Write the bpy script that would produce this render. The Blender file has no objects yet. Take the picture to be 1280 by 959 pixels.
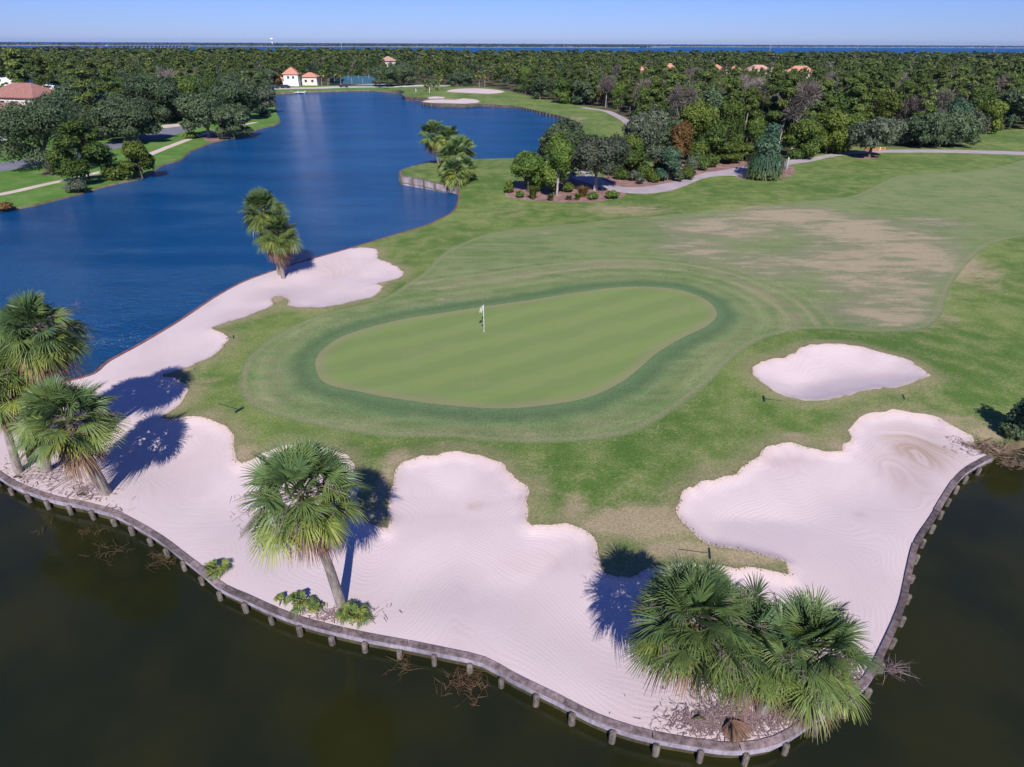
import bpy, math, random
import numpy as np
from mathutils import Vector, Matrix, geometry

# ------------------------------------------------------------------ camera, light, exposure
scn = bpy.context.scene
W, H, F = 1280.0, 959.0, 750.0
CAMZ, TH, ROLL = 19.0, math.radians(29.55), math.radians(0.22)
_f = np.array([0, math.cos(TH), -math.sin(TH)])
_r0 = np.array([1.0, 0, 0]); _u0 = np.array([0, math.sin(TH), math.cos(TH)])
_r = _r0 * math.cos(ROLL) + _u0 * math.sin(ROLL)
_u = _u0 * math.cos(ROLL) - _r0 * math.sin(ROLL)
CAM = np.array([0, 0, CAMZ])

cd = bpy.data.cameras.new('camera'); cam = bpy.data.objects.new('camera', cd)
scn.collection.objects.link(cam); scn.camera = cam
cd.sensor_width = 36; cd.lens = F / W * 36; cd.clip_start = 0.3; cd.clip_end = 60000
M = Matrix([[_r[0], _u[0], -_f[0], 0], [_r[1], _u[1], -_f[1], 0], [_r[2], _u[2], -_f[2], CAMZ], [0, 0, 0, 1]])
cam.matrix_world = M

SUND = Vector((-0.6, 6.7, -6.1)).normalized()
wd = bpy.data.worlds.new('World'); scn.world = wd; wd.use_nodes = True
nt = wd.node_tree; bg = nt.nodes['Background']
sky = nt.nodes.new('ShaderNodeTexSky'); sky.sky_type = 'NISHITA'; sky.sun_disc = False
sky.sun_elevation = math.radians(42); sky.sun_rotation = math.radians(175)
sky.altitude = 0; sky.air_density = 1.0; sky.dust_density = 0.05; sky.ozone_density = 3.0
tint = nt.nodes.new('ShaderNodeMix'); tint.data_type = 'RGBA'; tint.blend_type = 'MULTIPLY'
tint.inputs[0].default_value = 1.0; tint.inputs[7].default_value = (0.60, 0.80, 1.70, 1)
nt.links.new(sky.outputs[0], tint.inputs[6]); nt.links.new(tint.outputs[2], bg.inputs[0])
bg.inputs[1].default_value = 0.060
sl = bpy.data.lights.new('sun', 'SUN'); sun = bpy.data.objects.new('sun', sl); scn.collection.objects.link(sun)
sl.energy = 4.9; sl.angle = math.radians(0.5); sl.color = (1.0, 0.94, 0.88)
sun.rotation_euler = SUND.to_track_quat('-Z', 'Y').to_euler()
vs = scn.view_settings; vs.view_transform = 'Standard'; vs.look = 'None'; vs.gamma = 1; vs.exposure = 0.27
vs.use_curve_mapping = False
scn.render.engine = 'CYCLES'
scn.cycles.max_bounces = 5; scn.cycles.diffuse_bounces = 2; scn.cycles.glossy_bounces = 2
scn.cycles.transmission_bounces = 2; scn.cycles.transparent_max_bounces = 4

# ------------------------------------------------------------------ helpers
col = scn.collection
WATER = -0.62
rng = np.random.default_rng(7)

def tag(o, label=None, cat=None, group=None, kind=None):
    if label: o['label'] = label
    if cat: o['category'] = cat
    if group: o['group'] = group
    if kind: o['kind'] = kind
    return o

def ray(px, py):
    return _f + _r * ((px - W / 2) / F) + _u * ((H / 2 - py) / F)

def sstep(a, b, x):
    t = np.clip((x - a) / (b - a), 0, 1); return t * t * (3 - 2 * t)

def h0(x, y):
    """height of the ground before bunkers are dug (metres)"""
    x = np.asarray(x, float); y = np.asarray(y, float)
    z = 0.16 * np.sin(x * 0.11 + 1.0) * np.sin(y * 0.13 + .5) * sstep(22, 34, y)
    z = z + 0.9 * np.exp(-(((x + 14) / 15) ** 2 + ((y - 101) / 11) ** 2))
    z = z + 1.4 * np.exp(-(((x + 30) / 32) ** 2 + ((y - 285) / 45) ** 2))
    low = sstep(-47, -58, x) * sstep(52, 62, y)
    z = z - 0.42 * low + 0.5 * sstep(-72, -95, x) * low
    return z

def P(px, py, dz=0.0, z=None):
    d = ray(px, py); zz = 0.0
    for _ in range(1 if z is not None else 6):
        if z is not None: zz = z
        t = (zz - CAMZ) / d[2]; p = CAM + d * t
        if z is None: zz = float(h0(p[0], p[1])) + dz
    return np.array([p[0], p[1], p[2]])

def Pd(px, py, Y):
    """the point of the sight line that lies at world distance Y ahead"""
    d = ray(px, py); return CAM + d * (Y / d[1])

def proj(p):
    d = np.asarray(p, float) - CAM; z = d @ _f
    return W / 2 + F * (d @ _r) / z, H / 2 - F * (d @ _u) / z, z

def catmull(pts, closed=False, step=None):
    pts = [np.asarray(p[:2], float) for p in pts]; n = len(pts); out = []
    segs = n if closed else n - 1
    for i in range(segs):
        g = (lambda k: pts[k % n]) if closed else (lambda k: pts[min(max(k, 0), n - 1)])
        p0, p1, p2, p3 = g(i - 1), g(i), g(i + 1), g(i + 2)
        L = np.linalg.norm(p2 - p1)
        dist = np.linalg.norm(0.5 * (p1 + p2))
        s = step if step else max(0.35, dist * 0.012)
        k = max(1, int(L / s))
        for j in range(k):
            t = j / k
            out.append(0.5 * ((2 * p1) + (-p0 + p2) * t + (2 * p0 - 5 * p1 + 4 * p2 - p3) * t * t + (-p0 + 3 * p1 - 3 * p2 + p3) * t ** 3))
    if not closed: out.append(pts[-1])
    return np.array(out)

def inpoly(x, y, poly):
    x = np.asarray(x); y = np.asarray(y); c = np.zeros(x.shape, bool)
    px, py = poly[:, 0], poly[:, 1]; j = len(poly) - 1
    for i in range(len(poly)):
        if (py[i] != py[j]):
            m = ((py[i] > y) != (py[j] > y)) & (x < (px[j] - px[i]) * (y - py[i]) / (py[j] - py[i]) + px[i])
            c ^= m
        j = i
    return c

def dpoly(x, y, poly, closed=True):
    x = np.asarray(x, float); y = np.asarray(y, float); best = np.full(x.shape, 1e9)
    n = len(poly)
    for i in range(n if closed else n - 1):
        a = poly[i]; b = poly[(i + 1) % n]; ab = b - a; L = ab @ ab
        if L < 1e-9: continue
        t = np.clip(((x - a[0]) * ab[0] + (y - a[1]) * ab[1]) / L, 0, 1)
        d = (x - a[0] - t * ab[0]) ** 2 + (y - a[1] - t * ab[1]) ** 2
        best = np.minimum(best, d)
    return np.sqrt(best)

def make_mesh(name, V, Fc, mats, midx=None, attrs=None, smooth=False, dom='FACE'):
    """V (n,3), Fc (m,k) -> mesh datablock"""
    V = np.asarray(V, np.float32); Fc = np.asarray(Fc, np.int32)
    me = bpy.data.meshes.new(name); m, k = Fc.shape
    me.vertices.add(len(V)); me.vertices.foreach_set('co', V.ravel())
    me.loops.add(m * k); me.loops.foreach_set('vertex_index', Fc.ravel())
    me.polygons.add(m); me.polygons.foreach_set('loop_start', np.arange(0, m * k, k, dtype=np.int32))
    if midx is not None: me.polygons.foreach_set('material_index', np.asarray(midx, np.int32))
    sm = np.zeros(m, bool) if smooth is False else (np.ones(m, bool) if smooth is True else np.asarray(smooth, bool))
    me.polygons.foreach_set('use_smooth', sm)
    for a in (mats if isinstance(mats, (list, tuple)) else [mats]): me.materials.append(a)
    if attrs:
        for an, (dm, val) in attrs.items():
            at = me.attributes.new(an, 'FLOAT', dm); at.data.foreach_set('value', np.asarray(val, np.float32))
    me.update(calc_edges=True); me.validate()
    return me

def link(name, me, parent=None, loc=None, rz=0, sc=None):
    o = bpy.data.objects.new(name, me); col.objects.link(o)
    if parent is not None: o.parent = parent
    if loc is not None: o.location = [float(c) for c in loc]
    if rz: o.rotation_euler = (0, 0, rz)
    if sc is not None: o.scale = sc if hasattr(sc, '__len__') else (sc, sc, sc)
    return o

def empty(name, loc=(0, 0, 0), rz=0, sc=None):
    return link(name, None, None, loc, rz, sc)

class MB:
    """collects quads; build() makes one mesh"""
    def __init__(s): s.V = []; s.F = []; s.n = 0; s.mi = []; s.var = []; s.sm = []
    def add(s, V, Fq, mi=0, var=0.5, smooth=False):
        V = np.asarray(V, float).reshape(-1, 3); Fq = np.asarray(Fq, int).reshape(-1, 4)
        s.V.append(V); s.F.append(Fq + s.n); s.n += len(V)
        s.mi.append(np.full(len(Fq), mi)); s.var.append(np.broadcast_to(np.asarray(var, float), (len(Fq),)).copy())
        s.sm.append(np.full(len(Fq), smooth))
    def box(s, c, size, rz=0, mi=0, var=.5, tilt=0):
        hx, hy, hz = np.array(size) / 2
        v = np.array([[a, b, cc] for cc in (-hz, hz) for a, b in ((-hx, -hy), (hx, -hy), (hx, hy), (-hx, hy))])
        if tilt: v = v @ np.array([[1, 0, 0], [0, math.cos(tilt), math.sin(tilt)], [0, -math.sin(tilt), math.cos(tilt)]])
        R = np.array([[math.cos(rz), -math.sin(rz), 0], [math.sin(rz), math.cos(rz), 0], [0, 0, 1]])
        v = v @ R.T + np.asarray(c, float)
        s.add(v, [[3, 2, 1, 0], [4, 5, 6, 7], [0, 1, 5, 4], [1, 2, 6, 5], [2, 3, 7, 6], [3, 0, 4, 7]], mi, var)
    def tube(s, pts, rad, k=7, mi=0, var=.5, cap=True):
        pts = np.asarray(pts, float); n = len(pts); rad = np.broadcast_to(np.asarray(rad, float), (n,))
        T = np.gradient(pts, axis=0); T /= np.linalg.norm(T, axis=1)[:, None] + 1e-9
        a = np.array([1.0, 0, 0]) if abs(T[0][0]) < .8 else np.array([0, 1.0, 0])
        rings = []
        for i in range(n):
            u = np.cross(T[i], a); u /= np.linalg.norm(u) + 1e-9; v = np.cross(T[i], u)
            an = np.arange(k) * 2 * math.pi / k
            rings.append(pts[i] + rad[i] * (np.cos(an)[:, None] * u + np.sin(an)[:, None] * v))
        V = np.concatenate(rings); q = []
        for i in range(n - 1):
            for j in range(k):
                q.append([i * k + j, i * k + (j + 1) % k, (i + 1) * k + (j + 1) % k, (i + 1) * k + j])
        if cap:
            c0 = len(V); V = np.vstack([V, pts[-1] + T[-1] * rad[-1] * 0.35])
            for j in range(0, k - 1, 2): q.append([c0, (n - 1) * k + j, (n - 1) * k + j + 1, (n - 1) * k + (j + 2) % k])
            if k % 2: q.append([c0, (n - 1) * k + k - 1, (n - 1) * k, c0])
        q = [f for f in q if len(set(f)) == 4]
        s.add(V, q, mi, var, True)
    def sweep(s, line, off0, off1, z0, z1, mi=0, var=.5):
        """box section swept along a line of (x, y, zbase); offsets go to the right-hand side"""
        L = np.asarray(line, float); T = np.gradient(L[:, :2], axis=0); T /= np.linalg.norm(T, axis=1)[:, None] + 1e-9
        N = np.stack([T[:, 1], -T[:, 0]], 1); n = len(L); V = []
        for o, z in ((off0, z0), (off1, z0), (off1, z1), (off0, z1)):
            V.append(np.column_stack([L[:, :2] + N * o, L[:, 2] + z]))
        V = np.concatenate(V); q = []
        for i in range(n - 1):
            for a, b in ((0, 1), (1, 2), (2, 3), (3, 0)):
                q.append([a * n + i, b * n + i, b * n + i + 1, a * n + i + 1])
        q.append([0, n, 2 * n, 3 * n]); q.append([n - 1, 4 * n - 1, 3 * n - 1, 2 * n - 1])
        s.add(V, q, mi, var)
    def arrays(s):
        return (np.concatenate(s.V), np.concatenate(s.F), np.concatenate(s.mi), np.concatenate(s.var), np.concatenate(s.sm))
    def mesh(s, name, mats):
        V, Fq, mi, var, sm = s.arrays()
        return make_mesh(name, V, Fq, mats, mi, {'var': ('FACE', var)}, sm)
    def build(s, name, mats, parent=None, **k):
        return link(name, s.mesh(name, mats), parent, **k)

# ------------------------------------------------------------------ materials
class N:
    def __init__(s, name):
        s.m = bpy.data.materials.new(name); s.m.use_nodes = True; s.t = s.m.node_tree
        s.b = s.t.nodes['Principled BSDF']; s.b.inputs['Roughness'].default_value = 0.9
        s.b.inputs['Specular IOR Level'].default_value = 0.15
    def n(s, ty, **k):
        x = s.t.nodes.new(ty)
        for a, v in k.items(): setattr(x, a, v)
        return x
    def put(s, sock, v):
        if hasattr(v, 'is_output') or isinstance(v, bpy.types.NodeSocket): s.t.links.new(v, sock)
        elif isinstance(v, (tuple, list)):
            sock.default_value = tuple(v) + (1,) if len(v) == 3 and len(sock.default_value) == 4 else tuple(v)
        else: sock.default_value = v
    def attr(s, name): return s.n('ShaderNodeAttribute', attribute_name=name).outputs['Fac']
    def pos(s): return s.n('ShaderNodeNewGeometry').outputs['Position']
    def math(s, op, a, b=0.0, c=None, clamp=False):
        x = s.n('ShaderNodeMath', operation=op, use_clamp=clamp); s.put(x.inputs[0], a); s.put(x.inputs[1], b)
        if c is not None: s.put(x.inputs[2], c)
        return x.outputs[0]
    def map(s, v, sc, rz=0):
        x = s.n('ShaderNodeMapping'); s.put(x.inputs[0], v); x.inputs['Scale'].default_value = sc
        x.inputs['Rotation'].default_value = (0, 0, rz); return x.outputs[0]
    def noise(s, v, scale, detail=3, rough=.55, dist=0.0):
        x = s.n('ShaderNodeTexNoise'); s.put(x.inputs['Vector'], v); x.inputs['Scale'].default_value = scale
        x.inputs['Detail'].default_value = detail; x.inputs['Roughness'].default_value = rough
        x.inputs['Distortion'].default_value = dist; return x.outputs['Fac']
    def rng(s, v, a, b, c=0.0, d=1.0, smooth=True):
        x = s.n('ShaderNodeMapRange', interpolation_type='SMOOTHSTEP' if smooth else 'LINEAR')
        s.put(x.inputs[0], v); x.inputs[1].default_value = a; x.inputs[2].default_value = b
        x.inputs[3].default_value = c; x.inputs[4].default_value = d; return x.outputs[0]
    def mix(s, f, a, b, mode='MIX'):
        x = s.n('ShaderNodeMix', data_type='RGBA', blend_type=mode); s.put(x.inputs[0], f)
        s.put(x.inputs[6], a); s.put(x.inputs[7], b); return x.outputs[2]
    def mul(s, colr, fac):
        c = s.n('ShaderNodeCombineXYZ')
        for i in range(3): s.put(c.inputs[i], fac)
        return s.mix(1.0, colr, c.outputs[0], 'MULTIPLY')
    def xyz(s, a, b, c=0.0):
        x = s.n('ShaderNodeCombineXYZ'); s.put(x.inputs[0], a); s.put(x.inputs[1], b); s.put(x.inputs[2], c); return x.outputs[0]
    def bump(s, hgt, strength, dist):
        x = s.n('ShaderNodeBump'); x.inputs['Strength'].default_value = strength; x.inputs['Distance'].default_value = dist
        s.put(x.inputs['Height'], hgt); s.t.links.new(x.outputs[0], s.b.inputs['Normal'])
    def base(s, c): s.put(s.b.inputs['Base Color'], c); return s.m

def simple(name, c, rough=.8, noise=.25, scale=3.0, spec=.2):
    k = N(name); p = k.n('ShaderNodeTexCoord').outputs['Object']
    f = k.noise(p, scale, 4); k.b.inputs['Roughness'].default_value = rough; k.b.inputs['Specular IOR Level'].default_value = spec
    return k.base(k.mul(c, k.rng(f, .25, .75, 1 - noise, 1 + noise)))

def grass_mat(name, dark, light, tan, streak=(0.10, 0.7), streak_rot=0.0, tanbase=0.0, kind='rough'):
    k = N(name); p = k.pos()
    big = k.noise(p, 0.09, 3); mid = k.noise(p, 0.55, 4); fine = k.noise(p, 9.0, 3, .7); vf = k.noise(p, 38.0, 2, .6)
    c = k.mix(k.rng(k.math('ADD', k.math('MULTIPLY', big, .55), k.math('MULTIPLY', mid, .45)), .37, .64), dark, light)
    dry = k.attr('dry')
    if kind == 'fairway':
        dg = k.attr('dg')
        # mown rings that follow the edge of the green
        ring = k.noise(k.xyz(k.math('MULTIPLY', dg, 1.7), k.math('MULTIPLY', big, 3.0), k.math('MULTIPLY', mid, .5)), 1.0, 3, .6)
        rm = k.rng(dg, 7.5, 11.0, 1, 0)
        st = k.noise(k.map(p, (streak[0], streak[1], 1), streak_rot), 1.6, 4, .6)
        stx = k.noise(k.map(p, (.13, .42, 1), streak_rot - .12), 1.7, 7, .72)
        t1 = k.math('MULTIPLY', k.rng(ring, .5, .68), rm)
        wash = k.rng(st, .40, .66)
        c = k.mix(k.math('MULTIPLY', wash, .55), c, tuple(.5 * a + .5 * b for a, b in zip(light, tan)))
        c = k.mix(k.math('MULTIPLY', t1, .48), c, tan)
        # dark fringe next to the putting surface
        c = k.mix(k.math('MULTIPLY', k.rng(k.math('ADD', dg, k.math('MULTIPLY', mid, 1.2)), 1.4, 3.6, 1, 0), .75), c, (.076, .142, .060))
        band = k.math('MULTIPLY', k.math('SINE', k.math('ADD', k.math('MULTIPLY', dg, 3.6), k.math('MULTIPLY', mid, 2.0))), k.math('MULTIPLY', rm, .085))
        c = k.mul(c, k.math('ADD', 1.0, band))
        dm = k.rng(k.math('ADD', dry, k.math('SUBTRACT', k.math('MULTIPLY', stx, 2.8), 1.42)), .40, .98)
        halo = k.rng(dry, .15, .7)
        c = k.mix(k.math('MULTIPLY', halo, .72), c, (.200, .195, .125))
        c = k.mix(k.math('MULTIPLY', dm, .85), c, tuple(1.25 * a for a in tan))
        # thin pale mowing line at the rim
        rimd = k.attr('rim'); rn = k.math('ADD', rimd, k.math('MULTIPLY', k.math('SUBTRACT', mid, .5), 2.6))
        c = k.mix(k.math('MULTIPLY', k.rng(rn, -.2, 1.6, 1, 0), .75), c, k.mix(big, (.095, .165, .045), (.165, .215, .085)))
        c = k.mix(k.math('MULTIPLY', k.rng(k.math('ABSOLUTE', k.math('SUBTRACT', rimd, .35)), .05, .3, 1, 0), .36), c, tan)
    else:
        st = k.noise(k.map(p, (.22, .5, 1), .5), 2.2, 5, .65)
        dm = k.rng(k.math('ADD', dry, k.math('SUBTRACT', st, .5)), .25, .75)
        spk = k.rng(k.math('ADD', k.math('MULTIPLY', k.noise(p, 4.5, 5, .8), .7), k.math('MULTIPLY', mid, .3)), .50, .62)
        c = k.mix(k.math('MULTIPLY', spk, .42 + tanbase), c, tan)
        c = k.mix(k.math('MULTIPLY', k.rng(k.math('ADD', k.attr('edge'), k.math('MULTIPLY', st, 2.0)), 1.0, 2.6, 1, 0), .55), c, tan)
        c = k.mix(k.math('MULTIPLY', dm, .92), c, k.mix(mid, tan, tuple(1.25 * a for a in tan)))
    c = k.mul(c, k.rng(fine, .25, .75, .75, 1.25)); c = k.mul(c, k.rng(vf, .25, .75, .84, 1.16))
    k.bump(k.math('ADD', k.math('MULTIPLY', fine, 1.0), k.math('MULTIPLY', vf, .6)), .55, .05)
    return k.base(c)

def green_mat():
    k = N('putting_turf'); p = k.pos(); mid = k.noise(p, 0.35, 4); fine = k.noise(p, 14, 3, .7)
    sx = k.n('ShaderNodeSeparateXYZ'); k.put(sx.inputs[0], p)
    ph = k.math('ADD', k.math('MULTIPLY', sx.outputs[0], .62), k.math('MULTIPLY', sx.outputs[1], -1.0))
    ph = k.math('ADD', ph, k.math('MULTIPLY', mid, 2.2))
    s = k.math('SINE', k.math('MULTIPLY', ph, 1.7))
    c = k.mix(k.rng(s, -.7, .7), (.158, .216, .072), (.178, .236, .078))
    blo = k.noise(k.map(p, (.25, .6, 1), .4), 1.0, 4)
    c = k.mix(k.math('MULTIPLY', k.rng(blo, .5, .7), .4), c, (.205, .225, .105))
    dg = k.attr('dg')
    c = k.mix(k.math('MULTIPLY', k.rng(dg, .05, .95, 1, 0), .6), c, (.24, .205, .125))
    c = k.mix(k.math('MULTIPLY', k.rng(k.math('ABSOLUTE', k.math('SUBTRACT', dg, 1.6)), .0, .5, 1, 0), .3), c, (.15, .235, .06))
    c = k.mul(c, k.rng(fine, .25, .75, .94, 1.06))
    k.bump(fine, .15, .02)
    return k.base(c)

def sand_mat():
    k = N('bunker_sand'); p = k.pos(); e = k.attr('edge')
    mid = k.noise(p, .22, 3, .5, .6); warp = k.noise(p, .11, 2, .5, .3); fine = k.noise(p, 16, 3, .7); grit = k.noise(p, 60, 2)
    sx = k.n('ShaderNodeSeparateXYZ'); k.put(sx.inputs[0], p)
    ph = k.math('ADD', e, k.math('MULTIPLY', warp, 11.0))
    ph = k.math('ADD', ph, k.math('MULTIPLY', mid, .8))
    line = k.math('SINE', k.math('MULTIPLY', ph, 27.0))
    line2 = k.noise(k.xyz(k.math('MULTIPLY', ph, 5.0), k.math('MULTIPLY', warp, 2.0), 0.0), 1.0, 3, .7)
    lm = k.rng(k.noise(p, .35, 3), .36, .6)
    hgt = k.math('ADD', k.math('MULTIPLY', k.math('MULTIPLY', line, lm), .12), k.math('MULTIPLY', line2, .34))
    hgt = k.math('ADD', hgt, k.math('MULTIPLY', fine, .8))
    c = k.mix(k.rng(mid, .3, .7), (.545, .450, .448), (.59, .495, .490))
    c = k.mul(c, k.rng(line2, .25, .75, .975, 1.015))
    c = k.mul(c, k.rng(k.math('MULTIPLY', line, lm), -1, 1, .985, 1.008))
    damp_shade = k.attr('damp_shade')
    dn = k.math('MULTIPLY', damp_shade, k.rng(k.noise(k.xyz(k.math('MULTIPLY', ph, 1.6), 0.0, 0.0), 1.0, 3), .38, .6, .35, 1.0))
    c = k.mix(k.math('MULTIPLY', dn, .95), c, (.36, .265, .20))  # damp sand and painted shading spots share this mask
    lit = k.math('MULTIPLY', k.attr('litter'), k.rng(k.noise(p, 5.5, 4, .75), .5, .62))
    c = k.mix(k.math('MULTIPLY', lit, .45), c, (.30, .23, .17))
    # sandy rim is warmer where turf thins out
    c = k.mix(k.math('MULTIPLY', k.rng(e, 0.0, .5, 1, 0), k.rng(fine, .4, .65, .1, .8)), c, (.52, .38, .27))
    c = k.mul(c, k.rng(grit, .2, .8, .96, 1.04))
    k.bump(hgt, .40, .035)
    return k.base(c)

def water_mat():
    k = N('water'); p = k.pos()
    sx = k.n('ShaderNodeSeparateXYZ'); k.put(sx.inputs[0], p)
    w1 = k.noise(k.map(p, (1, 1.8, 1), .15), 1.3, 4, .6, .4); w2 = k.noise(k.map(p, (1, 1.5, 1), -.2), 6.0, 3, .6)
    gust = k.noise(k.map(p, (.45, 1.4, 1), .1), .05, 6, .7)
    lakey = k.math('ADD', sx.outputs[1], k.math('MULTIPLY', sx.outputs[0], -.35))
    fac = k.attr('lake')
    murk = k.noise(p, .22, 3, .5)
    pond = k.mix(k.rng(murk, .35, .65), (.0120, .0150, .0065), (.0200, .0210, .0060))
    lake = k.mix(k.rng(gust, .35, .65), (.0008, .055, .170), (.0010, .092, .275))  # blue base stands for the water's own scatter and the reflected sky
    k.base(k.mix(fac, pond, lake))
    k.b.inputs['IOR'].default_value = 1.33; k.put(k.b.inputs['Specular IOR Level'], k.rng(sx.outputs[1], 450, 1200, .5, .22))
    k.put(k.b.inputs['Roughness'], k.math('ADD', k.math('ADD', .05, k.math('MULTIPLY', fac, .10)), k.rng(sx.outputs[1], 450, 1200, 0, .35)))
    x = k.n('ShaderNodeBump'); x.inputs['Distance'].default_value = .7
    k.put(x.inputs['Height'], k.math('ADD', w1, k.math('MULTIPLY', w2, .55)))
    k.put(x.inputs['Strength'], k.math('ADD', .018, k.math('MULTIPLY', fac, k.rng(gust, .3, .7, .55, 1.0))))
    k.t.links.new(x.outputs[0], k.b.inputs['Normal'])
    return k.m

def leaf_mat(name, c0, c1, c2, trans=.32, rand=.28, spec=.25, rough=.55):
    """c0..c2 follow the per-leaf 'var' value; each tree differs a little"""
    k = N(name); v = k.attr('var'); oi = k.n('ShaderNodeObjectInfo').outputs['Random']
    c = k.mix(k.rng(v, 0, .55, 0, 1, False), c0, c1); c = k.mix(k.rng(v, .55, 1, 0, 1, False), c, c2)
    c = k.mul(c, k.rng(oi, 0, 1, 1 - rand, 1 + rand, False))
    k.base(c); k.b.inputs['Roughness'].default_value = rough; k.b.inputs['Specular IOR Level'].default_value = spec
    if trans > 0:
        tr = k.n('ShaderNodeBsdfTranslucent'); k.put(tr.inputs[0], c); ms = k.n('ShaderNodeMixShader')
        ms.inputs[0].default_value = trans; out = k.t.nodes['Material Output']
        k.t.links.new(k.b.outputs[0], ms.inputs[1]); k.t.links.new(tr.outputs[0], ms.inputs[2]); k.t.links.new(ms.outputs[0], out.inputs[0])
    return k.m

def wood_mat(name, c1, c2, sc=4.0):
    k = N(name); p = k.pos(); a = k.noise(k.map(p, (1, 1, .3)), sc, 5, .7); b = k.noise(p, .9, 3)
    c = k.mix(k.rng(a, .3, .7), c1, c2); c = k.mul(c, k.rng(b, .3, .7, .8, 1.2)); c = k.mul(c, k.rng(k.attr('var'), 0, 1, .62, 1.38, False)); k.bump(a, .4, .02); return k.base(c)

M_rough = grass_mat('rough_turf', (.074, .140, .026), (.165, .218, .060), (.290, .235, .145))
M_fair = grass_mat('fairway_turf', (.118, .183, .060), (.185, .232, .092), (.290, .235, .155), kind='fairway')
M_lawn = grass_mat('lawn_turf', (.070, .165, .025), (.120, .225, .048), (.23, .20, .11))
M_green = green_mat(); M_sand = sand_mat(); M_water = water_mat()
M_path = simple('path_concrete', (.37, .31, .33), .9, .14, .35)
M_road = simple('asphalt', (.17, .17, .21), .9, .12, .3)
M_walk = simple('sidewalk_concrete', (.55, .45, .40), .9, .1, .5)
M_mulch = simple('pine_straw', (.245, .150, .130), .95, .35, .8)
M_floor = simple('forest_floor', (.085, .080, .040), .95, .5, .25)
M_soil = simple('bank_soil', (.15, .12, .07), .95, .4, .7)
M_cap = wood_mat('weathered_cap_timber', (.085, .062, .060), (.215, .168, .170))
M_fascia = wood_mat('sunlit_fascia_timber', (.20, .18, .22), (.37, .335, .39), 5.0)  # paler than the cap: the sunlit front is put into the board colour
M_wet = wood_mat('wet_timber', (.050, .042, .022), (.10, .085, .045), 3.0)
M_pile = wood_mat('pile_timber', (.065, .053, .045), (.195, .168, .145), 11.0)
M_ppanel = wood_mat('grey_panel_timber', (.26, .21, .20), (.46, .40, .40), 2.0)
M_ppile = wood_mat('dark_pile_timber', (.07, .055, .05), (.16, .13, .12), 3.0)
M_palm = leaf_mat('palm_leaf', (.080, .150, .062), (.155, .212, .050), (.36, .36, .055), .2, .12, .4, .48)
M_dead = leaf_mat('dead_frond', (.11, .065, .055), (.20, .12, .085), (.30, .20, .12), .1, .15, .1, .8)
M_stalk = leaf_mat('seed_stalk', (.16, .11, .115), (.22, .16, .165), (.30, .22, .2), .0, .1, .1, .8)
M_ptrunk = wood_mat('palm_trunk', (.16, .135, .115), (.33, .29, .26), 7.0)
M_boot = wood_mat('palm_boots', (.10, .065, .045), (.21, .14, .10), 6.0)
M_pine = leaf_mat('pine_needles', (0.068, 0.116, 0.028), (0.124, 0.177, 0.038), (0.224, 0.260, 0.071))
M_oak = leaf_mat('oak_leaves', (0.053, 0.098, 0.047), (0.099, 0.144, 0.068), (0.171, 0.209, 0.098))
M_broad = leaf_mat('broad_leaves', (0.057, 0.115, 0.025), (0.109, 0.178, 0.032), (0.213, 0.259, 0.052))
M_yel = leaf_mat('yellow_green_leaves', (.070, .110, .018), (.120, .165, .026), (.195, .225, .045))
M_blue = leaf_mat('blue_green_leaves', (0.045, 0.102, 0.063), (0.083, 0.158, 0.090), (0.143, 0.217, 0.112))
M_rust = leaf_mat('rust_leaves', (0.111, 0.065, 0.023), (0.195, 0.111, 0.036), (0.260, 0.195, 0.052))
M_greyg = leaf_mat('grey_green_leaves', (0.072, 0.097, 0.057), (0.125, 0.154, 0.095), (0.194, 0.208, 0.143))
M_twig = leaf_mat('bare_twigs', (.105, .085, .070), (.165, .140, .120), (.25, .215, .19), .0)
M_bark = wood_mat('bark', (.075, .055, .042), (.17, .135, .11), 5.0)
M_greybark = wood_mat('pale_bark', (.22, .18, .17), (.38, .33, .31), 5.0)
M_tuft = leaf_mat('turf_tuft', (.06, .10, .03), (.20, .17, .09), (.34, .25, .16), .1)
M_white = simple('white_paint', (.78, .76, .76), .6, .05)
M_cream = simple('cream_stucco', (.70, .62, .55), .8, .06)
M_bluew = simple('pale_blue_siding', (.50, .60, .72), .7, .06)
M_roofred = simple('red_brown_shingle', (.30, .15, .125), .9, .2, 2.0)
M_roofor = simple('orange_tile', (.50, .235, .165), .9, .15, 1.2)
M_roofpk = simple('pink_tile', (.44, .27, .22), .9, .12, 1.2)
M_roofwh = simple('white_metal_roof', (.75, .72, .72), .5, .05)
M_glass = simple('window_glass', (.03, .04, .06), .15, .1, 1, .6)
M_blue_screen = simple('blue_green_windscreen', (.035, .10, .15), .8, .15)
M_grey = simple('grey_metal', (.35, .35, .36), .5, .1)
M_darkgreen = simple('dark_plastic', (.02, .045, .045), .5, .1)
M_black = simple('black_rubber', (.015, .015, .015), .6, .1)
M_carw = simple('white_car_paint', (.75, .76, .80), .25, .02, 1, .5)
M_card = simple('dark_car_paint', (.03, .03, .04), .25, .02, 1, .5)
M_orange = simple('orange_plastic', (.85, .16, .04), .5, .05)
M_conc = simple('pale_concrete', (.50, .47, .45), .85, .12, .5)

# ------------------------------------------------------------------ outlines measured on the ground
def pp(L, dz=0.0): return [P(a, b, dz) for a, b in L]
def w3(L): return [np.array([a, b, float(h0(a, b))]) for a, b in L]

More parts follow.
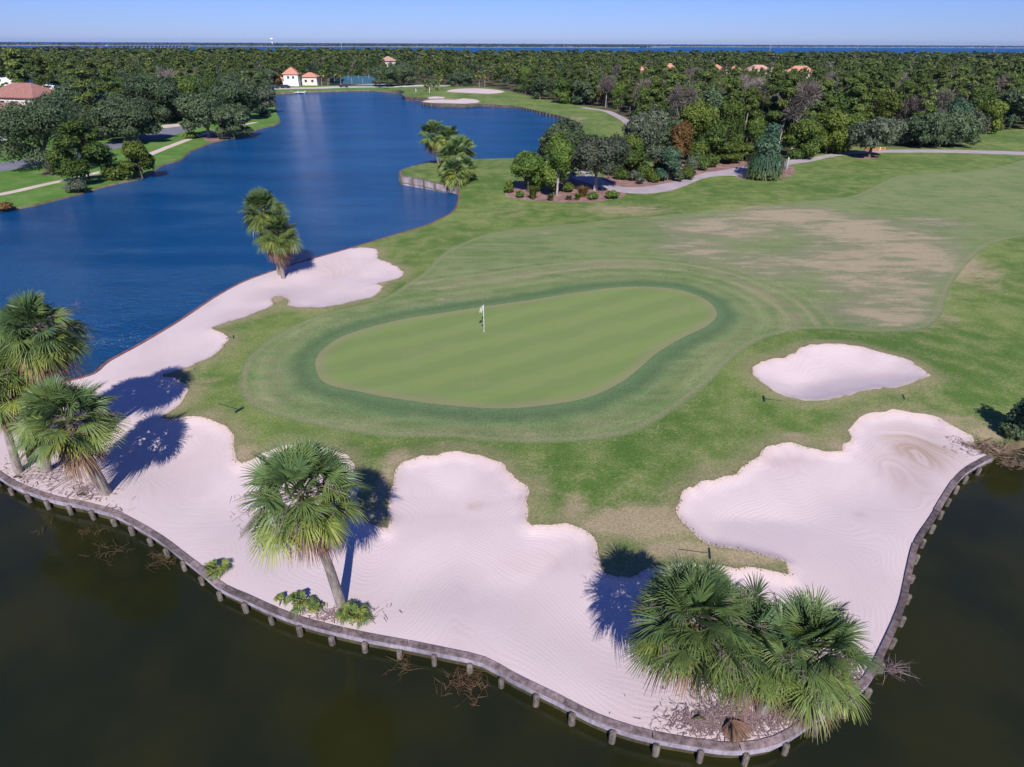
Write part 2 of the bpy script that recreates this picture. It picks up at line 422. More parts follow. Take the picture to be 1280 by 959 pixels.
wall_px = [(0,591),(23,605),(72,622),(100,627),(134,636),(156,644),(200,669),(227,689),(255,711),(281,732),(311,745),(341,759),(379,773),
           (416,783),(461,793),(510,802),(559,812),(606,823),(646,845),(700,871),(743,893),(798,912),(859,924),(916,931),(960,926),(982,916),
           (1012,896),(1045,875),(1079,850),(1096,819),(1114,781),(1125,753),(1133,716),(1143,677),(1162,648),(1177,623),(1192,600),(1209,584),(1237,569)]
WALL = catmull(w3([(-160,38),(-80,36),(-45,31),(-32,27.5)]) + pp(wall_px), step=.45)
shore_r = pp([(1245,566),(1256,556),(1270,551),(1290,546)]) + w3([(34,21),(48,17),(80,5),(130,-40),(150,-70)])
POND = np.vstack([WALL, catmull(shore_r, step=1.5), [[150,-200],[-400,-200],[-400,38]]])
north_px = [(106,472),(137,452),(175,431),(219,405),(245,388),(272,370),(306,352),(345,338),(387,325),(447,308),(503,291),(536,281),(550,274),(564,267),(571,259),(574,249),(575,240)]
cove_px = [(575,240),(574,235),(552,230),(531,225),(502,220)]
cove2_px = [(500,216),(505,212),(525,206),(547,202),(592,199),(652,197),(675,191),(700,178),(715,167),(728,160)]
fwall_px = [(730,158),(720,152),(707,147),(682,141),(651,134),(625,131.5),(600,130),(582,131),(547,130),(527,127.5)]
fwall2_px = [(527,127.5),(535,122.5),(520,121.5),(507,120.5),(503,118),(507,115)]
bank_px = [(500,112.5),(469,112.5),(430,113),(400,113.5),(365,114.5),(340,116.5),(338,120),(342,127),(345,140),(349,148),(346,155),(326,160),(312,165),(289,172),(264,178),(237,189),
           (225,199),(201,206),(181,219),(160,225),(126,233),(104,240),(75,247.5),(42,256),(24,259),(0,262)]
NORTH = catmull(w3([(-160,50),(-80,45),(-45,37),(-32,33)]) + pp(north_px))
COVE = catmull(pp(cove_px)); COVE2 = catmull(pp(cove2_px)); FW = catmull(pp(fwall_px)); FW2 = catmull(pp(fwall2_px))
BANK = catmull(pp(bank_px) + w3([(-75,70),(-95,72),(-160,80)]))
LAKE = np.vstack([NORTH, COVE[1:], COVE2, FW, FW2, BANK])

green_px = [(394,455),(397,445),(405,436),(427,421),(464,409),(505,399),(561,390),(600,384),(662,375),(725,365),(775,359),(819,359),(856,364),(884,376),(895,388),
            (895,397),(881,409),(850,424),(819,443),(794,465),(769,482),(731,498),(678,507),(624,511),(561,507),(499,499),(455,491),(411,481),(398,470)]
fair_px = [(299,471),(308,449),(333,427),(361,410),(405,393),(455,382),(480,374),(508,356),(530,341),(546,323),(567,309),(608,293),(662,285),(725,279),(770,274),
           (815,270.5),(865,266),(928,262),(974,256),(1055,247),(1080,239),(1105,227),(1130,219),(1192,216),(1239,211),(1280,200)]
fair2_px = [(1290,294),(1252,301),(1233,309),(1211,328),(1192,353),(1183,375),(1177,394),(1155,411),(1099,416),(1030,412),(992,415),(952,426),(924,444),(900,467),(872,493),
            (841,515),(804,537),(760,549),(685,555),(607,554),(560,549),(490,548),(430,541),(374,529),(336,518),(314,509),(302,496),(297,482)]
big_px = [(451,307),(471,312),(474,323),(489,329),(503,338),(503,345),(489,351),(472,354),(478,360),(467,370),(442,377),(405,384),(374,384),(360,381),(361,374),(346,370),
          (339,374),(341,381),(327,389),(280,404),(266,409),(275,414),(286,422),(281,433),(266,445),(237,458),(203,469),(219,472),(233,481),(234,492),(226,505),(212,515),(205,521),
          (222,522),(250,520),(275,528),(290,540),(295,553),(293,569),(302,578),(316,575),(335,563),(370,556),(405,558),(430,568),(442,585),(447,610),(452,640),(464,655),(485,660),
          (488,650),(488,630),(492,600),(500,583),(520,572),(545,567),(575,566),(605,571),(625,580),(645,594),(658,608),(661,628),(658,648),(664,656),(685,654),(716,657),(735,665),
          (747,681),(751,699),(756,716),(780,722),(812,712),(850,707),(903,709),(937,709),(962,711),(981,714),(980,703),(959,695),(919,687),(894,682),(875,673),(856,658),(847,640),
          (849,621),(863,612),(885,602),(919,593),(935,582),(949,566),(971,555),(989,553),(1008,559),(1036,564),(1052,565),(1058,556),(1063,535),(1074,523),(1092,516),(1117,515),
          (1149,518),(1174,523),(1196,534),(1211,542),(1226,556),(1240,569)]
b_px = [(941,460),(955,450),(977,447),(992,441),(1005,433),(1021,430),(1049,430),(1080,434),(1105,441),(1130,448),(1149,459),(1163,469),(1149,475),(1124,484),(1099,487),(1077,490),
        (1055,497),(1030,502),(1005,501),(983,496),(961,486),(946,473)]
d_px = [(560,113.4),(568,111.6),(585,110.6),(607,111),(629,114),(626,116),(610,117.3),(594,116.6),(562,115)]
e_px = [(536,121.2),(544,120.4),(556,121),(555,123),(538,123.6)]
f_px = [(526,127.2),(538,125),(552,124.4),(569,125),(579,123),(591,124),(599,126.4),(596,128.6),(582,129.6),(560,129),(538,128.4)]
BIGL = catmull(pp(big_px, .2), step=.3)
wob = np.stack([np.convolve(rng.normal(0, .11, len(BIGL)), [.5, .5], 'same') for _ in (0, 1)], 1); BIGL = BIGL + wob
IN = np.array([0, 0])
_k = P(449, 308)[1]; NS = NORTH[NORTH[:, 1] < _k]
BIG = np.vstack([BIGL, [[26.5, 20.5]], WALL[::-1] + IN, [[-160, 50]], NS])
BB = catmull(pp(b_px, .2), True, .35); BB = BB + rng.normal(0, .07, BB.shape)
BD = catmull(pp(d_px), True); BE = catmull(pp(e_px), True); BF = catmull(pp(f_px), True)
GREEN = catmull(pp(green_px), True); FAIR = np.vstack([catmull(pp(fair_px)), [[330, 185], [300, 60]], catmull(pp(fair2_px))])
BUNK = [BIG, BB, BD, BE, BF]

def ribbon(px, wid, spx=None):
    c = catmull([p[:2] for p in (pp(px) if spx is None else spx)], step=2.0)
    T = np.gradient(c, axis=0); T /= np.linalg.norm(T, axis=1)[:, None]; Nn = np.stack([-T[:, 1], T[:, 0]], 1)
    w = np.interp(np.linspace(0, 1, len(c)), np.linspace(0, 1, len(np.atleast_1d(wid))), np.atleast_1d(wid))[:, None]
    return np.vstack([c + Nn * w / 2, (c - Nn * w / 2)[::-1]]), c
path_poly = catmull(pp([(716,222),(740,218),(760,228),(780,234),(811,233),(842,227),(861,222),(881,216),(902,213),(925,209),(955,206),(983,201),(1030,194),(1049,191),(1080,188),(1140,187),(1290,190.5),
                     (1290,194),(1145,190.8),(1080,192),(1042,196),(1014,202),(986,206.5),(960,215),(930,221),(913,219.5),(889,221),(874,225),(855,233),(835,239),(808,242),(780,241),(755,236),(735,229)]), True, 1.0)
path2_poly, _ = ribbon([(722,216),(752,205),(785,180),(792,164),(779,149),(760,139.5),(745,137),(728,134.5)], 2.6)
M1 = catmull(pp([(632,239),(640,248),(688,252.5),(745,252),(778,246),(780,240),(760,230),(735,222),(712,218),(690,214),(655,224)]), True, 1.0)
M2 = catmull(pp([(755,229),(780,234.5),(811,233.5),(842,228),(862,222.5),(882,216.5),(902,213.5),(928,209),(940,204),(925,196),(880,196),(850,202),(800,208),(765,205)]), True, 1.0)
M3 = catmull(pp([(922,222),(950,225),(985,221),(993,214),(988,208),(960,205),(930,212)]), True, .6)
M4 = catmull(pp([(1062,196),(1085,199),(1100,196),(1085,193)]), True, .6)
M5 = catmull(pp([(50,216),(64,219),(80,217),(66,213)]), True, .6)
M6 = catmull(pp([(255,175),(270,177),(290,173),(285,166),(262,167)]), True, .8)
road_poly, road_c = ribbon([(-120,229),(-40,216),(0,209),(45,201),(100,190),(150,180),(200,168),(235,157.5),(262,149),(290,141),(330,131),(360,124)], 6.6)
walk_poly, walk_c = ribbon([(-120,262),(0,243),(50,232),(105,220),(150,208),(185,194),(215,182),(250,169),(285,160),(320,153)], 1.7)
drive_poly, _ = ribbon([(228,156),(215,157),(190,160),(170,160)], 5)
lot_poly, _ = ribbon([(330,111.5),(370,110.5),(400,109.8),(450,108.8),(500,108.2),(560,107.5)], 13)
forest_px = [(560,106.5),(600,108),(640,115),(700,128),(745,135),(790,150),(800,185),(838,212),(905,200),(935,196),(985,196),(1040,186),(1085,183),(1130,184.5),(1195,183.5),(1206,172),(1242,164),(1285,160)]
FOREST = np.vstack([catmull(pp(forest_px)), [[500, 190], [2600, 700], [2600, 1180], [-2600, 1180], [-2600, 330], [-60, 345]]])

# ------------------------------------------------------------------ ground sheet
def build_ground():
    pts = []; 
    g = 6.0
    ys = np.arange(70, 1010, g); xs = np.arange(-60, 1345, g)
    X, Y = np.meshgrid(xs, ys); X = X + rng.uniform(-2, 2, X.shape); Y = Y + rng.uniform(-2, 2, Y.shape)
    D = _f[:, None] + _r[:, None] * ((X.ravel() - W/2) / F) + _u[:, None] * ((H/2 - Y.ravel()) / F)
    t = -CAMZ / D[2]; gx = D[0] * t; gy = D[1] * t
    far = np.array([[a, b] for a in np.arange(-2500, 2501, 150.) for b in np.arange(-150, 1201, 90.)]) + rng.uniform(-20, 20, (34*16, 2))[:len(np.arange(-2500,2501,150.))*len(np.arange(-150,1201,90.))]
    near = np.array([[a, b] for a in np.arange(-120, 121, 6.) for b in np.arange(-30, 120, 6.)]) + rng.uniform(-1, 1, (41*25, 2))
    allp = np.vstack([np.stack([gx, gy], 1), far, near])
    m = (allp[:, 0] > -2600) & (allp[:, 0] < 2600) & (allp[:, 1] < 1200) & (allp[:, 1] > -190)
    allp = allp[m]
    wat = inpoly(allp[:, 0], allp[:, 1], POND) | inpoly(allp[:, 0], allp[:, 1], LAKE)
    allp = allp[~wat]
    V = [Vector(p) for p in allp]; E = []
    def loop(poly, closed=True):
        i0 = len(V); n = len(poly)
        for p in poly: V.append(Vector((float(p[0]), float(p[1]))))
        for i in range(n if closed else n - 1): E.append((i0 + i, i0 + (i + 1) % n))
    outer = np.array([[-2700, -210], [2700, -210], [2700, 1220], [-2700, 1220]], float)
    for L in (outer, POND, LAKE, BB, BD, BE, BF, GREEN, FAIR, path_poly, path2_poly, M1, M2, M3, M4, M5, M6, road_poly, walk_poly, drive_poly, lot_poly): loop(L)
    loop(BIGL, False); loop(catmull(pp(forest_px)), False)
    vo, eo, fo, *_ = geometry.delaunay_2d_cdt(V, E, [], 0, 1e-4)
    XY = np.array([[v.x, v.y] for v in vo]); T = np.array([f[:3] for f in fo if len(f) == 3])
    C = XY[T].mean(1); cx, cy = C[:, 0], C[:, 1]
    reg = np.zeros(len(T), int)     # 0 rough
    reg[inpoly(cx, cy, FOREST)] = 9
    left = (cx < -50) & (cy > 55); reg[left & (reg == 0)] = 10
    reg[(cx < -130) & (cy > 55)] = 9
    reg[inpoly(cx, cy, FAIR)] = 1
    for mm in (M1, M2, M3, M4, M5, M6): reg[inpoly(cx, cy, mm)] = 8
    reg[inpoly(cx, cy, path2_poly)] = 5; reg[inpoly(cx, cy, path_poly)] = 5
    reg[inpoly(cx, cy, road_poly)] = 6; reg[inpoly(cx, cy, walk_poly)] = 7
    reg[inpoly(cx, cy, drive_poly)] = 7; reg[inpoly(cx, cy, lot_poly)] = 11
    reg[inpoly(cx, cy, GREEN)] = 2
    for i, b in enumerate(BUNK): reg[inpoly(cx, cy, b)] = 20 + i
    wt = inpoly(cx, cy, POND) | inpoly(cx, cy, LAKE); reg[wt] = -1
    x, y = XY[:, 0], XY[:, 1]; z = h0(x, y)
    near = (np.hypot(x, y) < 420) & (y > 5)
    dS = np.full(len(x), 50.0); shore_l = np.vstack([WALL, NORTH[::-1]])
    q = np.hypot(x, y) < 90
    dS[q] = np.minimum(dpoly(x[q], y[q], WALL, False), dpoly(x[q], y[q], NORTH, False))
    sh = sstep(.2, 3.0, dS)
    eB = np.full(len(x), 30.0); eB[q] = dpoly(x[q], y[q], BIGL, False)
    inB = np.zeros(len(x), bool)
    for tri in T[(reg == 20)]: inB[tri] = True
    onlyB = inB.copy()
    for tri in T[(reg != 20)]: onlyB[tri] = False
    e2 = np.full(len(x), 30.0); q2 = np.hypot(x - 30, y - 45) < 40; e2[q2] = dpoly(x[q2], y[q2], BB)
    in2 = np.zeros(len(x), bool); in2[q2] = inpoly(x[q2], y[q2], BB) & (e2[q2] > .01)
    lip = .20
    grassmask = ~(onlyB)
    z = z + lip * sh * np.where(onlyB, 1 - sstep(0, .6, eB), np.exp(-eB / 2.2))
    z = z - np.where(onlyB, .38 * sstep(.1, 4.5, eB) * sstep(.2, 5, dS), 0)
    z = z + lip * np.where(in2, 1 - sstep(0, .9, e2), np.exp(-e2 / 2.2)) - np.where(in2, .45 * sstep(.1, 3.0, e2), 0)
    dgv = np.full(len(x), 60.0); q3 = np.hypot(x, y) < 130; dgv[q3] = dpoly(x[q3], y[q3], GREEN)
    rim = np.full(len(x), 60.0); rim[near] = dpoly(x[near], y[near], FAIR)
    edge = np.minimum(eB, e2); 
    for b in (BD, BE, BF):
        q4 = (y > 200) & (y < 420); ee = np.full(len(x), 30.); ee[q4] = dpoly(x[q4], y[q4], b); edge = np.minimum(edge, ee)
    dry = np.zeros(len(x))
    def blob(px, py, rx, ry, a):
        nonlocal dry
        c = P(px, py); ex = P(px + rx, py); ey = P(px, py - ry); sx_ = abs(ex[0] - c[0]); sy_ = np.linalg.norm(ey[:2] - c[:2])
        dry = np.maximum(dry, a * np.exp(-(((x - c[0]) / sx_) ** 2 + ((y - c[1]) / sy_) ** 2)))
    for b in [(790,262,70,10,.62),(900,285,90,16,0.85),(990,270,90,14,1.00),(1080,290,100,22,1.0),(1150,320,75,28,1.0),(1190,328,40,25,.7),(1080,330,110,26,0.88),(1100,360,90,25,0.75),(1110,392,85,18,0.88),
              (960,330,70,20,0.68),(870,310,60,20,0.68),(1230,345,20,30,.4),(1170,278,45,8,.65),(650,395,1,1,0),(560,375,30,6,.5),(350,470,30,18,.35),(335,505,35,10,.4),
              (700,545,120,9,.45),(860,500,45,25,.35),(630,545,80,8,.4),(760,262,60,12,.55),(640,262,25,18,.4),(670,290,40,10,.35)]: blob(*b)
    for b in [(790,655,85,26,.95),(850,690,75,16,.8),(930,700,60,12,.8),(720,640,28,26,.7),(302,575,20,18,.85),(480,610,16,40,.75),(470,650,22,14,.9),(218,510,22,9,.7),(345,376,14,8,.9),(475,356,12,7,.8),
              (225,466,22,6,.75),(270,408,18,5,.7),(1010,552,60,14,.6),(1050,560,24,10,.8),(1200,530,50,14,.6),(1235,545,25,12,.8),(880,590,50,20,.5),(560,558,70,7,.45),(500,575,24,16,.7),(680,610,22,28,.45),
              (1150,470,40,20,.35),(1180,500,60,25,.35),(250,490,25,25,.45),(270,520,30,15,.5),(330,545,40,18,.3),(560,300,30,15,.3),(600,270,16,20,.35),(980,215,120,12,.3),(1200,180,80,8,.4),(620,120,60,4,.3),(720,148,22,6,.6)]: blob(*b)
    damp_shade = np.zeros(len(x)); litter = np.zeros(len(x))
    def spot(arr, px, py, rx, ry, a):
        c = P(px, py); sx_ = abs(P(px + rx, py)[0] - c[0]); sy_ = np.linalg.norm((P(px, py - ry) - c)[:2])
        arr[:] = np.maximum(arr, a * np.exp(-(((x - c[0]) / sx_) ** 2 + ((y - c[1]) / sy_) ** 2) ** 1.5))
    for b in [(1150,560,42,24,1.0),(1125,590,30,30,.5),(595,628,14,6,.55),(1075,641,9,5,.5),(985,575,40,8,.35),(680,700,60,14,.18),(420,335,30,8,.35),(430,330,24,10,.3)]: spot(damp_shade, *b)  # damp patch at right; two small shading spots also darken the sand colour
    for b in [(50,590,70,30,1.0),(110,615,45,20,.9),(900,890,90,35,1.0),(980,880,60,40,1.0),(425,765,60,16,.7),(1210,555,35,22,.8),(335,345,24,7,.8),(1060,840,40,30,.6)]: spot(litter, *b)
    names = {0: ('rough_grass', M_rough), 1: ('fairway', M_fair), 2: ('putting_green', M_green), 5: ('cart_path', M_path), 6: ('road', M_road), 7: ('sidewalk', M_walk),
             8: ('mulch_bed', M_mulch), 9: ('forest_ground', M_floor), 10: ('lakeside_lawn', M_lawn), 11: ('waterside_drive', M_conc),
             20: ('waterside_bunker', M_sand), 21: ('greenside_bunker', M_sand), 22: ('far_bunker', M_sand), 23: ('far_bunker', M_sand), 24: ('far_bunker', M_sand)}
    vz = np.column_stack([x, y, z])
    for rid, (nm, mat) in names.items():
        t_ = T[reg == rid]
        if not len(t_): print('EMPTY', nm); continue
        a, b, c = XY[t_[:, 0]], XY[t_[:, 1]], XY[t_[:, 2]]
        cr = (b[:, 0]-a[:, 0])*(c[:, 1]-a[:, 1]) - (b[:, 1]-a[:, 1])*(c[:, 0]-a[:, 0])
        t_ = t_.copy(); sw = cr < 0; t_[sw] = t_[sw][:, [0, 2, 1]]
        u, inv = np.unique(t_, return_inverse=True); inv = inv.reshape(t_.shape)
        A = {'dry': ('POINT', dry[u]), 'dg': ('POINT', dgv[u]), 'edge': ('POINT', edge[u]), 'rim': ('POINT', rim[u]), 'damp_shade': ('POINT', damp_shade[u]), 'litter': ('POINT', litter[u])}
        o = link(nm, make_mesh(nm, vz[u], inv, mat, attrs=A, smooth=True)); o['kind'] = 'structure'
    # banks and the soil behind the retaining walls
    land = reg >= 0; ed = {}
    for i, tri in enumerate(T):
        for k in range(3):
            e = (int(tri[k]), int(tri[(k+1) % 3])); ed.setdefault((min(e), max(e)), []).append(i)
    BV = []; BF_ = []; nrm = {}; edges = []
    for (a, b), ts in ed.items():
        if len(ts) == 2 and land[ts[0]] != land[ts[1]]:
            w_ = ts[0] if not land[ts[0]] else ts[1]
            d = XY[b] - XY[a]; n_ = np.array([d[1], -d[0]]); n_ /= np.linalg.norm(n_) + 1e-9
            if (C[w_] - (XY[a] + XY[b]) / 2) @ n_ < 0: n_ = -n_
            for v in (a, b): nrm[v] = nrm.get(v, 0) + n_
            edges.append((a, b))
    idx = {}
    for v, n_ in nrm.items():
        n_ = n_ / (np.linalg.norm(n_) + 1e-9); p = XY[v]
        nat = (p[0] < -52 and p[1] > 55) or (p[0] > 25.3 and p[1] < 23)
        off = 1.3 if nat else .015
        idx[v] = len(BV); BV.append([p[0], p[1], z[v]]); BV.append([p[0] + n_[0]*off, p[1] + n_[1]*off, -1.4])
    for a, b in edges: BF_.append([idx[a], idx[b], idx[b]+1, idx[a]+1])
    o = link('lake_bank', make_mesh('lake_bank', BV, BF_, M_soil, attrs=None)); o['kind'] = 'structure'
    return XY, T, reg
GXY, GT, GREG = build_ground()

# water: one sheet reaching the horizon; 'lake' = 1 where the wind-ruffled lake and bay lie, their blue base holding reflected sky
def build_water():
    xs = np.unique(np.concatenate([np.arange(-150, 151, 5.), np.array([-30000, -12000, -5000, -2500, -1200, -600, -300, 300, 600, 1200, 2500, 5000, 12000, 30000])]))
    ys = np.unique(np.concatenate([np.arange(-60, 341, 5.), np.array([-3000, -800, -200, 500, 900, 1500, 3000, 6000, 14000, 40000])]))
    X, Y = np.meshgrid(xs, ys); x, y = X.ravel(), Y.ravel(); nx = len(xs)
    V = np.column_stack([x, y, np.full(len(x), WATER)])
    Fq = np.array([[j*nx+i, j*nx+i+1, (j+1)*nx+i+1, (j+1)*nx+i] for j in range(len(ys)-1) for i in range(nx-1)])
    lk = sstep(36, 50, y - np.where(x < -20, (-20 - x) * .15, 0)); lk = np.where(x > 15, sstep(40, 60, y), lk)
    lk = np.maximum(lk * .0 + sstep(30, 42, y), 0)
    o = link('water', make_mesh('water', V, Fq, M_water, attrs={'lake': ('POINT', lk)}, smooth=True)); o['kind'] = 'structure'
build_water()

def gz(x, y):
    return float(h0(x, y))

# ------------------------------------------------------------------ retaining walls
def along(line, spacing, start=.3):
    d = np.concatenate([[0], np.cumsum(np.linalg.norm(np.diff(line[:, :2], axis=0), axis=1))]); s = np.arange(start, d[-1], spacing)
    x = np.interp(s, d, line[:, 0]); y = np.interp(s, d, line[:, 1]); x2 = np.interp(s + .05, d, line[:, 0]); y2 = np.interp(s + .05, d, line[:, 1])
    T = np.stack([x2 - x, y2 - y], 1); T /= np.linalg.norm(T, axis=1)[:, None] + 1e-9
    return np.stack([x, y], 1), np.stack([T[:, 1], -T[:, 0]], 1)

def seawall(root, line, side, label, cat, cap, fascia, low, pile_m, spacing, pr, capw=.3, fasc_h=.30, start=.3, group=None, jit=.12):
    L = line if side > 0 else line[::-1]
    L3 = np.column_stack([L, h0(L[:, 0], L[:, 1])])
    r = empty(root, L3[0]); tag(r, label, cat, group); inv = -L3[0]
    def fin(mb, nm, mat):
        V, Fq, mi, var, sm = mb.arrays(); V = V + inv
        return link(nm, make_mesh(nm, V, Fq, mat, mi, {'var': ('FACE', var)}, sm), r)
    m = MB(); rj = random.Random(17)     # separate planks end to end, each weathered and set a little differently
    dd = np.concatenate([[0], np.cumsum(np.linalg.norm(np.diff(L3[:, :2], axis=0), axis=1))]); s0 = 0.0
    while s0 < dd[-1] - .3:
        s1 = min(s0 + rj.uniform(2.3, 3.3), dd[-1]); ss = np.linspace(s0 + .012, s1 - .012, 6); o_ = rj.uniform(-.015, .015)
        seg = np.column_stack([np.interp(ss, dd, L3[:, k]) for k in range(3)]); m.sweep(seg, -.03 + o_, capw + o_, -.015, .05 + rj.uniform(0, .014), 0, rj.random()); s0 = s1
    fin(m, 'cap_board', cap)
    m = MB(); m.sweep(L3, capw - .085, capw - .02, -.015 - fasc_h, -.018); fin(m, 'fascia_board', fascia)
    depth = -1.3
    m = MB()
    lo = L3.copy(); hh = lo[:, 2].copy(); lo[:, 2] = 0
    T = np.gradient(lo[:, :2], axis=0); T /= np.linalg.norm(T, axis=1)[:, None] + 1e-9; Nn = np.stack([T[:, 1], -T[:, 0]], 1); n = len(lo)
    a = np.column_stack([lo[:, :2] + Nn * (capw - .13), hh - .06]); b = np.column_stack([lo[:, :2] + Nn * (capw - .13), np.full(n, depth)])
    m.add(np.vstack([a, b]), [[i, i+1, n+i+1, n+i] for i in range(n-1)]); fin(m, 'sheet_planks', low)
    C_, N_ = along(L, spacing, start)
    rr = random.Random(3); cnt = 0
    for (c, nn) in zip(C_, N_):
        if not (-40 < c[0] < 110): continue
        j = rr.uniform(-jit, jit); tl = rr.uniform(-.03, .03); rad = pr * rr.uniform(.9, 1.1)
        p = c + nn * (capw + rad * .55); top = gz(*c) - (.10 if root == 'seawall' else .03) - abs(j) * .6
        m = MB(); m.tube([[p[0] + tl, p[1] + tl, depth], [p[0] + tl*.4, p[1], -.5], [p[0], p[1], top - .03], [p[0], p[1], top]], [rad * 1.05, rad, rad * .97, rad * .8], 9)
        fin(m, 'pile', pile_m); cnt += 1
        if cnt >= 98: break
    return r
wl = WALL[(WALL[:, 0] > -40)]
seawall('seawall', wl, 1, 'curving low timber seawall with round piles around the sand bunkers in the foreground', 'seawall', M_cap, M_fascia, M_wet, M_pile, 1.34, .115, .20, .26, jit=.25)
seawall('lake_edging', NORTH[(NORTH[:, 0] > -40)][::1], -1, 'thin timber edging between the pale sand and the blue lake', 'edging', simple('red_brown_edging', (.20, .09, .085), .8, .3, 2), M_cap, M_wet, M_pile, 900, .1, .16, .12)
cvw = np.vstack([COVE, COVE2[1:12]])
seawall('cove_retaining_wall', cvw, -1, 'grey timber retaining wall of the grassy point below the palm clump', 'retaining wall', M_cap, M_ppanel, M_ppanel, M_ppile, 2.4, .15, .22, .95)
seawall('fairway_retaining_wall', np.vstack([FW, FW2[1:]]), -1, 'long dark piled retaining wall curving along the far fairway', 'retaining wall', M_cap, M_ppile, M_ppile, M_ppile, 2.6, .2, .2, .8)

# ------------------------------------------------------------------ foliage templates
def leaf_cloud(mb, lobes, n, size, r, mi=0, shell=.45, flat=.0, v0=0.0, v1=1.0):
    """n diamond leaf sprays spread through ellipsoid lobes (cx,cy,cz,rx,ry,rz)"""
    lobes = np.asarray(lobes, float); vol = (lobes[:, 3] * lobes[:, 4] * lobes[:, 5]) ** .7
    li = r.choice(len(lobes), n, p=vol / vol.sum()); L = lobes[li]
    d = r.normal(size=(n, 3)); d /= np.linalg.norm(d, axis=1)[:, None]; d[:, 2] = np.where(r.random(n) < .55, abs(d[:, 2]), d[:, 2])
    rad = r.uniform(shell, 1.0, n) ** .6
    rad *= 1 + .22 * np.sin(d[:, 0] * 5 + li) * np.sin(d[:, 1] * 4 + li * 2) + r.normal(0, .05, n)
    c = L[:, :3] + d * L[:, 3:] * rad[:, None]
    nr = d / L[:, 3:]; nr /= np.linalg.norm(nr, axis=1)[:, None]
    nr = nr + r.normal(0, .55, (n, 3)) + np.array([0, 0, flat]); nr /= np.linalg.norm(nr, axis=1)[:, None]
    a = np.cross(nr, r.normal(size=(n, 3))); a /= np.linalg.norm(a, axis=1)[:, None]; b = np.cross(nr, a)
    s = size * r.uniform(.55, 1.35, n)[:, None]; asp = r.uniform(.45, .85, n)[:, None]
    V = np.stack([c - a * s, c - b * s * asp, c + a * s, c + b * s * asp], 1).reshape(-1, 3)
    Fq = np.arange(4 * n).reshape(-1, 4)
    lv = r.uniform(-.22, .22, len(lobes))[li]
    var = np.clip(.45 + lv + r.normal(0, .2, n), 0, 1) * (v1 - v0) + v0
    mb.add(V, Fq, mi, var)

def twig_cloud(mb, lobes, n, L, r, mi=0, w=.03):
    lobes = np.asarray(lobes, float); li = r.integers(0, len(lobes), n); Lb = lobes[li]
    d = r.normal(size=(n, 3)); d[:, 2] += .5; d /= np.linalg.norm(d, axis=1)[:, None]
    c = Lb[:, :3] + d * Lb[:, 3:] * r.uniform(.1, .75, n)[:, None]
    dd = d + r.normal(0, .45, (n, 3)); dd /= np.linalg.norm(dd, axis=1)[:, None]; e = c + dd * L * r.uniform(.5, 1.2, n)[:, None]
    s = np.cross(dd, r.normal(size=(n, 3))); s /= np.linalg.norm(s, axis=1)[:, None]
    V = np.stack([c - s * w, c + s * w, e + s * w * .3, e - s * w * .3], 1).reshape(-1, 3)
    mb.add(V, np.arange(4 * n).reshape(-1, 4), mi, np.clip(r.normal(.5, .25, n), 0, 1))

def limbs(mb, hgt, rad, lobes, r, mi=0, fork=.45, lean=0.0):
    p0 = np.array([0, 0, -.15]); tops = np.asarray(lobes, float)[:, :3]
    ft = np.array([lean * .4 + r.normal(0, .05), r.normal(0, .05), hgt * fork])
    mb.tube([p0, [0, 0, .25], ft * [.5, .5, .55], ft], [rad * 1.5, rad * 1.1, rad * .95, rad * .8], 7, mi)
    for t in tops[:7]:
        mid = ft * .45 + t * .55 + r.normal(0, .06, 3) * hgt * .4; mid[2] = min(mid[2], t[2])
        mb.tube([ft, mid, t], [rad * .62, rad * .36, rad * .12], 5, mi)

def t_oak(seed, h=9, w=6.0, n=3200, size=.21, fork=.25, base=.22):
    r = np.random.default_rng(seed); lobes = []
    for i in range(9):
        a = i * 2.4 + r.uniform(0, .6); q = w * r.uniform(.30, .62) if i else 0
        lobes.append([math.cos(a) * q, math.sin(a) * q, h * r.uniform(.45, .72) + (0 if i else h * .08), w * r.uniform(.34, .5), w * r.uniform(.34, .5), h * r.uniform(.18, .27)])
    for i in range(5):
        a = i * 1.26 + r.uniform(0, .5); lobes.append([math.cos(a) * w * .66, math.sin(a) * w * .66, h * r.uniform(base + .08, base + .2), w * .27, w * .27, h * .14])
    t = MB(); limbs(t, h, h * .035, lobes, r, 0, fork); c = MB(); leaf_cloud(c, lobes, n, size, r, shell=.5)
    return t, c

def t_pine(seed, h=13, w=2.6, n=1500, size=.24, lowb=.5):
    r = np.random.default_rng(seed); lobes = []; k = 11
    for i in range(k):
        f = i / (k - 1); z = h * (lowb + (.93 - lowb) * f); q = w * (.95 - .75 * f) * r.uniform(.45, 1); a = i * 2.4 + r.uniform(0, 1)
        s = w * r.uniform(.30, .46) * (1.05 - .35 * f); lobes.append([math.cos(a) * q, math.sin(a) * q, z, s, s, s * .62])
    lobes.append([0, 0, h * .94, w * .3, w * .3, h * .06])
    t = MB(); sw = r.normal(0, .25, 2)
    t.tube([[0, 0, -.2], [sw[0] * .3, sw[1] * .3, h * .4], [sw[0], sw[1], h * .75], [0, 0, h * .95]], [h * .016, h * .013, h * .009, h * .003], 6)
    for L in lobes[::2]: t.tube([[0, 0, L[2] - w * .25], [L[0] * .6, L[1] * .6, L[2] - .1], L[:3]], [.07, .05, .02], 4)
    c = MB(); leaf_cloud(c, lobes, n, size, r, shell=.25, flat=.6)
    return t, c

